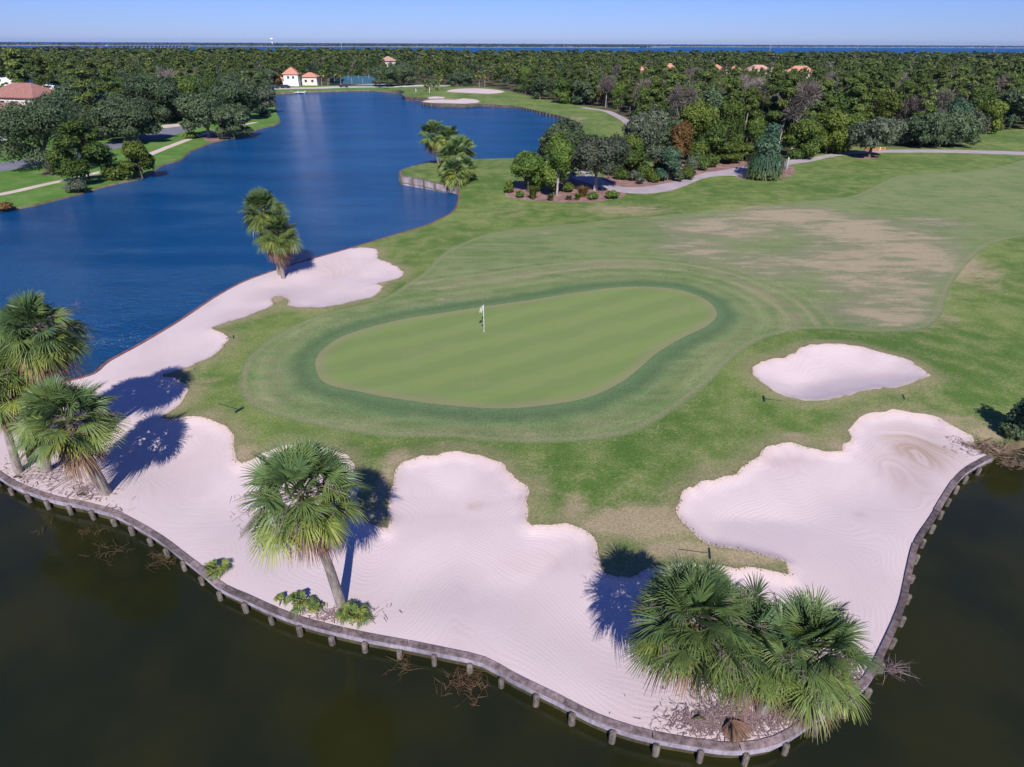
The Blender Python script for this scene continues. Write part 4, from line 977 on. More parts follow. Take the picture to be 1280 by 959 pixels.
# ------------------------------------------------------------------ the wood: nearer trees one by one, the rest as one mass
house_px = [(958, 62, 432), (905, 62, 470), (1008, 60, 420), (935, 60, 445), (984, 60, 430), (800, 60, 400), (482, 60, 500), (770, 60, 420)]
def inpl(poly, x, y): return bool(inpoly(np.array([x]), np.array([y]), poly)[0])
LAKEBUF = None
def spots(n_near=900):
    r = np.random.default_rng(99); out = []
    y = 60.0
    while y < 1010:
        stp = 5.2 if y < 300 else (7.5 if y < 520 else 11.0)
        half = y * 1.1 + 30; x = -half
        while x < half:
            qx, qy = x + r.uniform(-.48, .48) * stp, y + r.uniform(-.48, .48) * stp; out.append((qx, qy, stp)); x += stp
        y += stp * .9
    A = np.array(out); X, Y = A[:, 0], A[:, 1]
    ok = inpoly(X, Y, FOREST) | ((X < -72) & (Y > 85) & (Y < 345)) | ((Y > 318) & (X < -50))
    ok &= ~inpoly(X, Y, LAKE); dl = np.full(len(X), 50.); q = ok & (Y < 420); dl[q] = dpoly(X[q], Y[q], LAKE); ok &= dl > 3.0
    for pl, m in ((FAIR, 2), (path_poly, 2.2), (path2_poly, 3.2), (road_poly, 2.5), (walk_poly, 2.0), (lot_poly, 3), (drive_poly, 3), (M2, 0)):
        q = np.where(ok & (Y < 420))[0]; dd = dpoly(X[q], Y[q], pl); ins = inpoly(X[q], Y[q], pl); ok[q[(dd < m) | ins]] = False
    # keep the lawns on the left shore open
    rd = np.full(len(X), 99.); q = np.where(ok & (X < -50) & (Y < 240))[0]; rd[q] = dpoly(X[q], Y[q], road_c, False)
    o_ = np.argsort(road_c[:, 1]); rx = np.interp(Y, road_c[o_, 1], road_c[o_, 0])
    ok &= ~((X < -50) & (Y < 225) & (X > rx - 6.5)); lw = P(8, 190); ok &= np.hypot(X - lw[0], Y - lw[1]) > 15
    fr = inpoly(X, Y, FOREST)
    q = np.where(ok & fr & (Y < 300))[0]; de = dpoly(X[q], Y[q], catmull(pp(forest_px)), False); ok[q[de < 2.0]] = False
    A = A[ok]; X, Y = A[:, 0], A[:, 1]
    keep = np.abs(X / (Y * np.cos(TH) + 9.4)) < 1.2
    return A[keep], r
HS = []   # house sites: kept clear, and lower trees on their sight lines
def site(px, d):
    dr = ray(px, 60); k = d / math.hypot(dr[0], dr[1]); HS.append((dr[0] * k, dr[1] * k, px)); return (dr[0] * k, dr[1] * k)
SITES = {'h1': site(952, 430), 'h2': site(899, 455), 'h3': site(1006, 415), 'h4': site(976, 440), 'h5': site(840, 400), 'h6': site(806, 410), 'h7': site(484, 520), 'h8': site(923, 440)}
SITES['red'] = tuple(P(44, 153)[:2]); SITES['blue'] = tuple(P(16, 138)[:2]); SITES['blue2'] = tuple(P(76, 148)[:2]); SITES['white'] = tuple(P(362, 107.5)[:2]); SITES['ten'] = tuple(P(447, 106)[:2]); SITES['cre'] = tuple(P(389, 106)[:2])
A, fr = spots()
gx, gy = A[:, 0], A[:, 1]
lown = np.ones(len(A)); ok = np.ones(len(A), bool)
for k_, (sx_, sy_) in SITES.items():
    dd = np.hypot(gx - sx_, gy - sy_); ok &= dd > (11 if k_ != 'ten' else 15)
    dist = math.hypot(sx_, sy_); al = (gx * sx_ + gy * sy_) / dist; lat = np.abs(gx * sy_ - gy * sx_) / dist
    if k_[0] == 'h': lown = np.where((al < dist) & (al > 240) & (lat < 8), .70, lown)
    else: ok &= ~((al < dist) & (al > dist - 45) & (lat < 9) & (gx < -60))
A = A[ok]; lown = lown[ok]; gx, gy = A[:, 0], A[:, 1]
def nz(x, y, s, o): return math.sin(x / s + o) * math.sin(y / s * 1.3 + o * 2) + .5 * math.sin(x / s * 2.3 + y / s + o)
order = np.argsort(np.hypot(gx, gy)); cnt = {'pine': 0, 'broad': 0, 'oak': 0, 'bare': 0, 'yel': 0, 'dead': 0}; lim = {'pine': 280, 'broad': 230, 'oak': 150, 'bare': 90, 'yel': 110, 'dead': 40}
K = {'pine': (t_pine, M_pine, M_bark, dict(h=12.5, w=3.3, n=3600, size=.20, lowb=.32), 7, 'pine_tree', 'tree'),
     'broad': (t_broad, M_broad, M_bark, dict(h=9.8, w=3.6, n=3200, size=.19, low=.15), 6, 'broadleaf_tree', 'tree'),
     'oak': (t_oak, M_oak, M_bark, dict(h=9.2, w=4.8, n=4200, size=.20, base=.10), 5, 'oak_tree', 'tree'),
     'bare': (t_bare, M_twig, M_greybark, dict(h=11.5, w=3.0, n=1500), 5, 'bare_tree', 'tree'),
     'yel': (t_broad, M_yel, M_bark, dict(h=9, w=3.3, n=3000, size=.18, low=.1), 5, 'yellow_green_tree', 'tree'),
     'dead': (t_broad, M_rust, M_bark, dict(h=8.0, w=2.6, n=1100, size=.22, low=.2), 3, 'rust_leaved_tree', 'tree')}
def side_words(x, y):
    if x < -60: return 'on the left side of the lake' if y < 300 else 'in the wood beyond the far shore'
    if y > 300: return 'in the wood behind the far fairway'
    return 'in the wood right of the far fairway' if x < 60 else ('in the wood behind the cart path' if x < 140 else 'in the wood at the right edge of the picture')
desc = {'pine': 'green pine {0}', 'broad': 'dark green leafy tree {0}', 'oak': 'rounded dark oak {0}', 'bare': 'leafless greyish tree {0}', 'yel': 'yellow-green leafy tree {0}', 'dead': 'rust-brown tree {0}'}
rest = []
SECT = [(60, 'above the red-roofed house'), (110, 'left of the bright palm by the house'), (160, 'behind the grey-green oak on the left bank'), (215, 'behind the bend of the lakeside road'), (270, 'behind the spreading lakeside oak'),
        (340, 'behind the round oak at the lake corner'), (385, 'behind the white lakeside building'), (430, 'behind the row of slim palms'), (475, 'behind the tennis court'), (525, 'behind the dark oak left of the far green'),
        (585, 'behind the far bunkers'), (640, 'right of the palm pair at the far bunkers'), (690, 'along the start of the far fairway'), (740, 'behind the round trees of the far fairway'), (790, 'behind the end of the lake'),
        (835, 'behind the tall grey-green oak'), (880, 'behind the rust-brown tree'), (925, 'behind the yellow-green thicket'), (975, 'behind the vine-draped tree'), (1030, 'behind the round green tree by the path'),
        (1080, 'left of the lone grey-crowned tree'), (1120, 'behind the lone grey-crowned tree'), (1165, 'behind the left dark twin oak'), (1215, 'behind the right dark twin oak'), (1255, 'above the right fairway strip'), (9999, 'at the right edge of the picture')]
_ds = {}
for x, y, _s in A[np.abs(A[:, 0] / (A[:, 1] * math.cos(TH) + 9.4)) < .90]:
    _ds.setdefault(min(k for k, (lim_, w) in enumerate(SECT) if proj((x, y, 6))[0] < lim_), []).append(math.hypot(x, y))
def where(x, y, k):
    si = min(k2 for k2, (lim_, w) in enumerate(SECT) if proj((x, y, 6))[0] < lim_); dd = sorted(q for q in _ds[si] if q < 330); f = np.searchsorted(dd, math.hypot(x, y)) / max(1, len(dd))
    return SECT[si][1] + (', front row' if f < .12 else (', second rows' if f < .35 else (', middle rows' if f < .68 else ', rear rows')))
for i in order:
    x, y, stp = A[i]; a = nz(x, y, 37, .3); b = nz(x, y, 19, 2.1); u = fr.random()
    left = x < -60
    if left and y < 300: k = 'oak' if u < .52 else ('pine' if u < .78 else ('broad' if u < .95 else 'bare'))
    else:
        if u < .12 + .12 * (b > .4): k = 'bare'
        elif u < .52 + .12 * a: k = 'pine'
        elif u < .72: k = 'broad'
        elif u < .86: k = 'yel' if a < .9 else 'broad'
        elif u < .97: k = 'oak'
        else: k = 'dead'
    dist = math.hypot(x, y)
    edge_ = y < 150
    sc = fr.uniform(.62, 1.16) * lown[i] * (1.06 if edge_ and not left else 1.0)
    if dist < 330 and cnt[k] < lim[k] and abs(x / (y * math.cos(TH) + 9.4)) < .90:
        fn, lf, bk, kw, nv, nm, ct = K[k]; v = cnt[k] % nv
        o = link(nm, jmesh(k + str(v), fn, bk, lf, seed=900 + v + hash(nm) % 1 , **kw), None, (x, y, gz(x, y)), fr.uniform(0, 6.28), (sc * fr.uniform(.9, 1.15), sc * fr.uniform(.9, 1.15), sc))
        w_ = where(x, y, k); tag(o, desc[k].format(w_), ct, desc[k].format(w_).replace('tree', 'trees').replace('pine', 'pines').replace('dark oak', 'dark oaks')); cnt[k] += 1
    else: rest.append((x, y, stp, k, sc))
print('near', cnt, 'rest', len(rest))

def far_wood():
    """distant tree mass: every crown a small cloud of leaf sprays, one mesh"""
    r = np.random.default_rng(4); protos = {}
    for k, (h, w, n1) in {'pine': (12.5, 2.6, 12), 'broad': (9.5, 3.2, 9), 'oak': (9.5, 4.8, 9), 'bare': (10.5, 2.8, 8), 'yel': (9, 3.0, 9), 'dead': (8, 2.6, 8)}.items():
        for lod, (n, sz) in enumerate(((240, .5), (90, 1.0))):
            ps = []
            for s in range(4):
                mb = MB(); lobes = []
                for i in range(n1):
                    a = i * 2.4; f = r.random(); q = w * r.uniform(.2, .7) * (1 - .4 * f); lobes.append([math.cos(a) * q, math.sin(a) * q, h * (.35 + .55 * f), w * .42, w * .42, h * .12])
                leaf_cloud(mb, lobes, n if k != 'bare' else int(n * .6), sz if k != 'bare' else sz * .7, r, shell=.5, flat=.2); ps.append(mb.arrays()[:2] + (mb.arrays()[3],))
            protos[(k, lod)] = ps
    mi_of = {'pine': 0, 'broad': 1, 'oak': 2, 'bare': 3, 'yel': 4, 'dead': 5}
    VV, FF, MI, VA = [], [], [], []; n0 = 0
    for (x, y, stp, k, sc) in rest:
        d = math.hypot(x, y); lod = 0 if d < 480 else 1; V, Fq, va = protos[(k, lod)][r.integers(0, 4)]
        s = sc * (1.0 if d < 380 else (.93 if d < 520 else .86)) * (1.12 if x < -60 and d > 400 else 1); a = r.uniform(0, 6.28); ca, sa = math.cos(a), math.sin(a); wx = s * (1.1 if stp < 8 else 2.1)
        U = np.column_stack([(V[:, 0] * ca - V[:, 1] * sa) * wx + x, (V[:, 0] * sa + V[:, 1] * ca) * wx + y, V[:, 2] * s + gz(x, y)])
        VV.append(U); FF.append(Fq + n0); n0 += len(U); MI.append(np.full(len(Fq), mi_of[k])); VA.append(np.clip(va + r.normal(0, .16), 0, 1))
    me = make_mesh('far_wood', np.concatenate(VV), np.concatenate(FF), [M_pine, M_broad, M_oak, M_twig, M_yel, M_rust], np.concatenate(MI), {'var': ('FACE', np.concatenate(VA))})
    o = link('far_wood', me); tag(o, 'dense mixed wood stretching away to the bay', 'wood', kind='stuff'); print('far faces', len(me.polygons))
far_wood()

# ------------------------------------------------------------------ golf objects
def flagstick():
    b = P(605, 416); r = empty('flagstick', b); tag(r, 'white flagstick with a white flag standing in the hole on the putting green', 'flagstick')
    m = MB(); m.tube([[0, 0, -.1], [0, 0, 1.2], [0, 0, 2.25]], [.022, .02, .016], 8); m.build('pole', M_white, r)
    n = 9; V = []; Fq = []
    for j in range(n):
        f = j / (n - 1); x = -.10 * f - .05 * math.sin(f * 5); y = -.02 + .10 * math.sin(f * 6)
        V += [[x - .01, y, 2.2 - .28 * f], [x - .10 * (1 - f * .5) - .05, y + .04, 1.72 - .10 * f + .04 * math.sin(f * 9)]]
    for j in range(n - 1): Fq.append([2*j, 2*j+1, 2*j+3, 2*j+2])
    m = MB(); m.add(V, Fq, smooth=True); V2 = np.array(V) + [-.12, 0, -.05]; m.add(V2 * [1, -1, 1], Fq, smooth=True); m.build('flag', M_white, r)
    m = MB(); m.box((-.07, 0, 1.22), (.10, .05, .17)); m.box((-.045, 0, 1.22), (.05, .02, .04)); m.build('target_marker', M_black, r)
    m = MB(); m.tube([[0, 0, -.02], [0, 0, .012]], [.06, .058], 14); m.build('cup', M_black, r)
flagstick()

def rake(head_px, end_px, label, ang=0.0):
    a = P(*head_px, .16); b = P(*end_px, .12); r = empty('bunker_rake', a - [0, 0, .0]); tag(r, label, 'rake', 'rakes lying on the grass beside the bunkers')
    d = b - a; L_ = np.linalg.norm(d[:2]); rz = math.atan2(d[1], d[0])
    R = lambda p: [p[0] * math.cos(rz) - p[1] * math.sin(rz), p[0] * math.sin(rz) + p[1] * math.cos(rz), p[2]]
    L_ = min(L_, 1.9)
    m = MB(); m.tube([R((0, 0, .06)), R((L_ * .5, 0, .04)), R((L_, 0, .03))], [.016, .016, .018], 6); m.build('handle', M_darkgreen, r)
    m = MB(); m.box((0, 0, .06), (.055, .62, .05), rz)
    for k in range(12): c = R((0, -.28 + k * .05, .02)); m.box(c, (.015, .015, .09), rz)
    m.build('head', M_darkgreen, r)
rake((299, 513), (273, 505), 'dark rake on the grass left of the green, beside the mown ring')
rake((292, 422), (283, 424), 'dark rake lying at the small bay of sand left of the green')
rake((955, 499), (985, 503), 'dark rake lying below the left end of the kidney-shaped bunker')
rake((1129, 497), (1098, 493), 'dark rake lying below the right end of the kidney-shaped bunker')
rake((887, 693), (848, 688), 'dark rake on the dry tongue of grass behind the palm clump')

# ------------------------------------------------------------------ small plants and debris on the near shore
def palmetto(px, R, label, seed, n=12):
    r = np.random.default_rng(seed); b = P(*px); root = empty('palmetto_shrub', b); tag(root, label, 'shrub'); c = MB(); cp = MB()
    for i in range(n):
        el = math.radians(r.uniform(15, 80)); az = i * 2.4; d = np.array([math.cos(el) * math.cos(az), math.cos(el) * math.sin(az), math.sin(el)])
        fan_leaf(c, cp, np.array([0, 0, .05]), d, R * .5, R * .55, r, r.uniform(.15, .8), 16, 1.1, .8, wseg=.022)
    leaf_cloud(c, [[0, 0, .15, R * .5, R * .4, .18]], 160, .05, r); c.build('foliage', M_palm, root); cp.build('stem', M_palm, root)
palmetto((270, 716), .75, 'small spiky palmetto growing on the seawall cap at left', 1, 16)
palmetto((375, 756), .75, 'leafy weeds and palmetto left of the lone palm trunk', 2, 12)
palmetto((441, 774), .85, 'leafy palmetto just right of the lone palm trunk', 3, 18)
palmetto((352, 750), .35, 'tiny weed tuft on the sand left of the lone palm', 4, 6)
palmetto((395, 762), .45, 'low weed tuft between the palmetto and the lone palm trunk', 5, 8)
hero('shrub', 'shore_bush', (1278, 546), 494, 52, 'dark bushy shrub on the bank at the right edge above the pond', 301, M_blue, cat='shrub', dense=1.2)
hero('shrub', 'shore_bush', (1262, 547), 530, 34, 'low dark shrub overhanging the pond beside the driftwood', 302, M_oak, cat='shrub')

def twigs(name, px, rad, n, label, cat, seed, mat, up=.35, z=None, ln=.9, rr=.012):
    r = np.random.default_rng(seed); b = P(*px, z=z) if z is not None else P(*px); m = MB()
    for i in range(n):
        a = r.uniform(0, 6.28); q = rad * math.sqrt(r.random()) * .6; s = np.array([math.cos(a) * q, math.sin(a) * q * .7, -.08]); a2 = r.uniform(0, 6.28); L_ = ln * r.uniform(.4, 1.2)
        e = s + [math.cos(a2) * L_ * .8, math.sin(a2) * L_ * .6, r.uniform(.1, up)]; mid = (s + e) / 2 + r.normal(0, .08, 3) + [0, 0, .05]
        m.tube([s, mid, e], [rr, rr * .8, rr * .4], 4)
        for j in range(3):
            f = r.uniform(.3, 1); p = s * (1 - f) + e * f; m.tube([p, p + r.normal(0, .18, 3) + [0, 0, .03]], [rr * .5, rr * .25], 3, cap=False)
    o = m.build(name, mat, None, loc=b); tag(o, label, cat); return o
M_drift = simple('driftwood', (.20, .145, .10), .9, .3, 4); M_sunk = simple('sunken_wood', (.11, .075, .035), .8, .35, 4)
gB = 'branches poking out of the pond'
for i, (px, rad, n, lb) in enumerate([((110, 668), 1.0, 12, 'thin brown branches in the pond below the front left palm'), ((140, 690), 1.4, 20, 'tangle of sunken brown branches below the seawall at left'),
        ((205, 700), .9, 36, 'bushy brown twigs against the seawall piles at left'), ((55, 660), .5, 5, 'two or three faint twigs in the pond near the left edge'),
        ((580, 860), 1.15, 46, 'reddish tangle of twigs in the pond below the middle of the seawall'), ((505, 830), .6, 18, 'weedy twigs caught on a seawall pile left of the reddish tangle'), ((595, 838), .6, 20, 'green-brown weeds at the foot of the seawall above the reddish tangle')]):
    twigs('sunken_branches', px, rad, n, lb, 'branches', 400 + i, M_sunk if i < 4 or i > 4 else simple('reddish_twigs', (.15, .085, .05), .9, .3, 4), .28, WATER, .8, .011).__setitem__('group', gB)
twigs('dead_branch', (1108, 836), .3, 26, 'spiky grey dead branch hanging over the seawall beside the right palm', 'branch', 420, M_stalk, .3, -.25, 1.0, .012)
twigs('brush_pile', (1240, 562), 1.3, 110, 'pale pile of driftwood and brush at the right end of the seawall', 'driftwood', 421, M_drift, .4, None, 1.2, .02)
twigs('brush_pile', (1266, 580), .9, 60, 'dead brush trailing into the pond beyond the seawall end', 'driftwood', 422, M_drift, .35, WATER, 1.0, .018)
def log(a, b, rad, label):
    p, q = P(*a, .05), P(*b, .1); m = MB(); d = q - p; m.tube([[0, 0, 0], d * .5 + [0, 0, .06], d], [rad, rad * .9, rad * .6], 7); o = m.build('driftwood_log', M_drift, None, loc=p); tag(o, label, 'log', 'driftwood logs at the seawall end')
log((1226, 553), (1250, 566), .13, 'dark driftwood log lying across the sand at the end of the seawall'); log((1222, 560), (1240, 548), .07, 'thin pale driftwood log leaning on the thicker dark one')
log((62, 614), (95, 592), .02, 'thin dark stick lying on the sand in front of the left palms')
def dead_mat():
    r = np.random.default_rng(8); b = P(912, 905); c = MB(); cp = MB()
    for i in range(7): a = r.uniform(-2.4, -.7); fan_leaf(c, cp, np.array([0, .1, .25]), np.array([math.cos(a), math.sin(a), -.12]), .12, .75, r, r.uniform(.2, .8), 18, .7, .5, wseg=.02)
    o = c.build('dead_palm_frond', M_dead, None, loc=b); tag(o, 'reddish-brown dead frond lying on the sand under the foreground palm clump', 'palm frond')
dead_mat()
def boot_scraps():
    r = random.Random(6)
    for i, (px, lb) in enumerate([((22, 598), 'small dark scrap on the sand near the left edge'), ((102, 620), 'dark twisted scrap beside the trunk of the front left palm'), ((873, 900), 'blackened bark scrap left of the dead frond'), ((955, 887), 'grey broken stump under the right foreground palm')]):
        b = P(*px, .0); m = MB()
        if i == 3: m.tube([[0, 0, -.1], [.02, 0, .35], [.08, .02, .62]], [.14, .13, .10], 9)
        else:
            m.tube([[-.2, 0, .05], [0, .03, .12], [.22, -.03, .06]], [.03, .05, .02], 5); m.tube([[0, 0, .08], [.08, .16, .16]], [.03, .015], 4)
        o = m.build('wood_scrap' if i < 3 else 'tree_stump', M_wet if i < 3 else M_ptrunk, None, loc=b); tag(o, lb, 'scrap' if i < 3 else 'stump')
boot_scraps()

def lip_tufts():
    """ragged turf hanging over the bunker edges, and dry leaf litter on the sand under the palms"""
    r = np.random.default_rng(12); m = MB()
    for poly, closed, per in ((BIGL, False, 40), (BB, True, 34)):
        n = len(poly); pts = []
        for i in range(n if closed else n - 1):
            a, b = poly[i], poly[(i + 1) % n]; k = int(np.linalg.norm(b - a) * per) + 1; f = r.random(k)[:, None]; pts.append(a * (1 - f) + b * f)
        p = np.vstack(pts) + r.normal(0, .07, (sum(len(q) for q in pts), 2)); k = len(p)
        q_ = np.minimum(dpoly(p[:, 0], p[:, 1], WALL, False), dpoly(p[:, 0], p[:, 1], NORTH, False)); z = h0(p[:, 0], p[:, 1]) + .2 * sstep(.2, 3, q_) - .01
        a = r.uniform(0, 6.28, k); hh = r.uniform(.02, .07, k); s = np.column_stack([-np.sin(a), np.cos(a), np.zeros(k)]) * .016; base = np.column_stack([p, z]); e = base + np.column_stack([np.cos(a) * hh * .8, np.sin(a) * hh * .8, hh])
        m.add(np.stack([base - s, base + s, e + s * .4, e - s * .4], 1).reshape(-1, 3), np.arange(4 * k).reshape(-1, 4), 0, np.clip(r.normal(.45, .3, k), 0, 1))
    o = m.build('turf_fringe', M_tuft); tag(o, 'ragged dry turf fringe along the bunker lips', 'turf fringe', kind='stuff')
    m = MB()
    for (px, py, rx, ry, k) in [(60, 592, 60, 22, 500), (110, 615, 34, 14, 260), (905, 900, 80, 26, 1100), (985, 885, 55, 30, 700), (425, 768, 50, 10, 300), (1212, 552, 26, 14, 300), (1060, 850, 30, 20, 200), (140, 640, 20, 8, 120)]:
        for _ in range(k):
            x, y = px + r.normal() * rx * .5, py + r.normal() * ry * .5; b = P(x, y)
            if inpl(POND, b[0], b[1]) or inpl(LAKE, b[0], b[1]): continue
            a = r.uniform(0, 6.28); L_ = r.uniform(.03, .16); d = np.array([math.cos(a) * L_, math.sin(a) * L_, r.uniform(-.01, .03)]); s = np.array([-math.sin(a), math.cos(a), 0]) * r.uniform(.004, .018); c = b + [0, 0, .03]
            m.add([c - d - s, c - d + s, c + d + s, c + d - s], [[0, 1, 2, 3]], 0, r.random())
    o = m.build('leaf_litter', M_stalk); tag(o, 'scattered dry leaf litter on the sand', 'leaf litter', kind='stuff')
lip_tufts()

# ------------------------------------------------------------------ houses, lakeside buildings and cars
def pymesh(name, V, Fc, mats, parent, mi=None):
    me = bpy.data.meshes.new(name); me.from_pydata([tuple(map(float, v)) for v in V], [], Fc)
    for a in (mats if isinstance(mats, list) else [mats]): me.materials.append(a)
    if mi: me.polygons.foreach_set('material_index', mi)
    me.update(); return link(name, me, parent)
def hip(parent, x0, x1, y0, y1, z, rise, ov, mat, ridge=None):
    x0 -= ov; x1 += ov; y0 -= ov; y1 += ov; w = min(x1 - x0, y1 - y0) / 2 * (1 if ridge is None else ridge)
    if x1 - x0 >= y1 - y0: R_ = [((x0 + w), (y0 + y1) / 2, z + rise), ((x1 - w), (y0 + y1) / 2, z + rise)]; Fc = [(0, 1, 5, 4), (1, 2, 5), (2, 3, 4, 5), (3, 0, 4)]
    else: R_ = [((x0 + x1) / 2, y0 + w, z + rise), ((x0 + x1) / 2, y1 - w, z + rise)]; Fc = [(0, 1, 4), (1, 2, 5, 4), (2, 3, 5), (3, 0, 4, 5)]
    V = [(x0, y0, z), (x1, y0, z), (x1, y1, z), (x0, y1, z)] + R_ + [(x0, y0, z - .22), (x1, y0, z - .22), (x1, y1, z - .22), (x0, y1, z - .22)]
    Fc = Fc + [(6, 7, 1, 0), (7, 8, 2, 1), (8, 9, 3, 2), (9, 6, 0, 3), (9, 8, 7, 6)]
    return pymesh('roof', V, Fc, mat, parent)
def window(parent, c, w, h, ax, face=1):
    """ax: 'x' the wall runs along x (window faces -y)"""
    m = MB(); t = .09
    def b(dx, dz, ww, hh):
        if ax == 'x': m.box((c[0] + dx, c[1] - .03 * face, c[2] + dz), (ww, .10, hh))
        else: m.box((c[0] + .03 * face, c[1] + dx, c[2] + dz), (.10, ww, hh))
    b(0, h / 2, w, t); b(0, -h / 2, w + .1, t); b(-w / 2, 0, t, h - t); b(w / 2, 0, t, h - t)
    f = m.build('window', M_white, parent); m = MB()
    m.box(c, (w, .05, h) if ax == 'x' else (.05, w, h)); m.build('pane', M_glass, f)
def house(loc, rz, label, wallm, roofm, blocks, wins=(), cat='house', name='house', group=None, doors=(), chim=None):
    r = empty(name, loc, rz); tag(r, label, cat, group)
    for (x0, x1, y0, y1, h, rise) in blocks:
        m = MB(); m.box(((x0 + x1) / 2, (y0 + y1) / 2, h / 2 - .2), (x1 - x0, y1 - y0, h + .4 - .25)); m.build('wall', wallm, r)
        rf = hip(r, x0, x1, y0, y1, h, rise, .55, roofm)
    if chim: m = MB(); m.box(chim, (.8, .8, 2.2)); m.box((chim[0], chim[1], chim[2] + 1.18), (1, 1, .15)); m.build('chimney', wallm, rf)
    for w in wins: window(r, *w)
    for (c, w, h) in doors:
        m = MB(); m.box(c, (w, .12, h)); d = m.build('door', M_glass if w < 2 else M_white, r)
        if w > 2:
            m = MB()
            for k in range(1, 4): m.box((c[0], c[1] - .075, c[2] - h / 2 + k * h / 4), (w, .03, .05))
            m.build('panel_trim', M_grey, d)
    return r
b = np.array([*SITES['red'], 0.0])
house(b, math.radians(-14), 'two-storey cream house with a red-brown hip roof among the oaks at left', M_cream, M_roofred,
      [(-9, 7, -4, 6, 6.6, 3.0), (-5, 5.5, -8.2, -4.0, 3.7, 1.7), (7, 11, -5, 3, 4.0, 1.6)],
      [((-3.5, -4.03, 5.2), 1.6, 1.0, 'x'), ((0.2, -4.03, 5.2), 2.2, .9, 'x'), ((4.5, -4.03, 5.3), 1.0, 1.3, 'x'), ((-2.5, -8.23, 1.7), 1.6, 1.5, 'x'), ((3.4, -8.23, 1.7), 1.4, 1.5, 'x'), ((11.03, -1, 2.0), 1.3, 1.5, 'y'), ((-6.8, -4.03, 1.8), 1.4, 1.5, 'x')],
      doors=[((0.6, -8.24, 1.15), 1.1, 2.3)])
house(np.array([*SITES['blue'], 0.]), math.radians(-8), 'pale blue-white house with a light roof behind the pines at the left edge', M_bluew, M_roofwh, [(-8, 8, -4, 5, 7.5, 2.4), (8, 14, -3, 4, 5.2, 1.6)],
      [((-4, -4.03, 5.6), 1.5, 1.3, 'x'), ((0, -4.03, 5.6), 1.5, 1.3, 'x'), ((4, -4.03, 5.6), 1.5, 1.3, 'x'), ((-4, -4.03, 2.3), 1.5, 1.5, 'x'), ((4, -4.03, 2.3), 1.5, 1.5, 'x')])
house(np.array([*SITES['blue2'], 0.]), math.radians(12), 'small pale blue house half hidden between the tall pine and the bright palm', M_bluew, M_roofwh, [(-3.5, 3.5, -3, 4, 7.4, 1.6)],
      [((-1.5, -3.03, 5.4), 1.1, 1.3, 'x'), ((1.5, -3.03, 5.4), 1.1, 1.3, 'x'), ((-1.5, -3.03, 2.2), 1.1, 1.4, 'x'), ((1.5, -3.03, 2.2), 1.1, 1.4, 'x')])
b = P(361, 107.2)
house(b, math.radians(6), 'white lakeside building with an orange tiled roof across the lake', M_white, M_roofor, [(-1.0, 5.8, -4, 4, 5.4, 3.0), (-9, -5.5, -3.0, 3.0, 4.6, 1.3), (-5.5, -1.0, -2, 3, 3.0, 1.0)],
      [((1.2, -4.03, 3.9), 1.1, 1.2, 'x'), ((3.6, -4.03, 3.9), 1.1, 1.2, 'x'), ((-7.2, -3.03, 3.2), 1.2, 1.2, 'x'), ((-7.2, -3.03, 1.2), 1.2, 1.2, 'x'), ((-3.2, -2.03, 1.5), 2.2, 1.3, 'x')], name='lakeside_building', cat='building', doors=[((2.4, -4.05, 1.2), 2.6, 2.3)])
house(P(389, 106.3), 0, 'small cream house with an orange roof right of the white lakeside building', M_cream, M_roofor, [(-3.6, 4, -3, 3, 3.9, 1.8)], [((-1.5, -3.03, 2.0), 1.3, 1.2, 'x'), ((1.8, -3.03, 2.0), 1.3, 1.2, 'x')])
def low_pergola():
    r = empty('carport', P(327, 107.8)); tag(r, 'long low white-roofed carport left of the white lakeside building', 'carport')
    m = MB(); m.box((0, 0, 2.9), (14, 5, .28)); m.build('roof', M_white, r)
    for k in range(6):
        for y in (-2.2, 2.2): m = MB(); m.tube([[-6.3 + k * 2.5, y, -.1], [-6.3 + k * 2.5, y, 2.76]], [.12, .12], 8, cap=False); m.build('post', M_white, r)
low_pergola()
def tennis():
    r = empty('tennis_court_fence', P(447, 106.3)); tag(r, 'blue-green windscreen fence of the tennis court beyond the lake', 'fence')
    for (y, nm) in ((-4.5, 0), (12, 1)):
        for k in range(5): m = MB(); m.box((-13 + 5.6 * k + 2.8, y, 1.9 + (.6 if nm else 0)), (5.45, .06, 2.1 + (.5 if nm else 0))); m.build('windscreen', M_blue_screen, r)
        for k in range(6): m = MB(); m.tube([[-13 + 5.6 * k, y, 0], [-13 + 5.6 * k, y, 3.4 + nm]], [.07, .07], 6); m.build('post', M_grey, r)
    for x in (-13, 15):
        for k in range(3): m = MB(); m.box((x, -4.5 + 5.5 * k + 2.75, 2.1), (.06, 5.3, 2.3)); m.build('windscreen', M_blue_screen, r)
    m = MB(); m.box((1, 3.7, .04), (27.6, 16, .08)); m.build('court', simple('grey_court', (.26, .30, .34), .9, .1), r)
    m = MB(); m.box((1, 3.7, .95), (.05, 11, .9)); m.build('net', M_white, r)
tennis()
def dock():
    b = P(373, 116.6, z=WATER); r = empty('dock', b); tag(r, 'small white floating dock at the far shore below the lakeside building', 'dock')
    m = MB(); m.box((0, 0, .42), (6.4, 2.4, .18)); m.build('deck', M_white, r)
    for x in (-3, 0, 3):
        for y in (-1.05, 1.05): m = MB(); m.tube([[x, y, -.5], [x, y, .95]], [.1, .09], 7); m.build('post', M_white, r)
    m = MB(); m.box((0, 2.3, .42), (1.4, 2.2, .12)); m.build('gangway', M_white, r)
dock()
gh = 'orange-roofed houses far off in the wood'
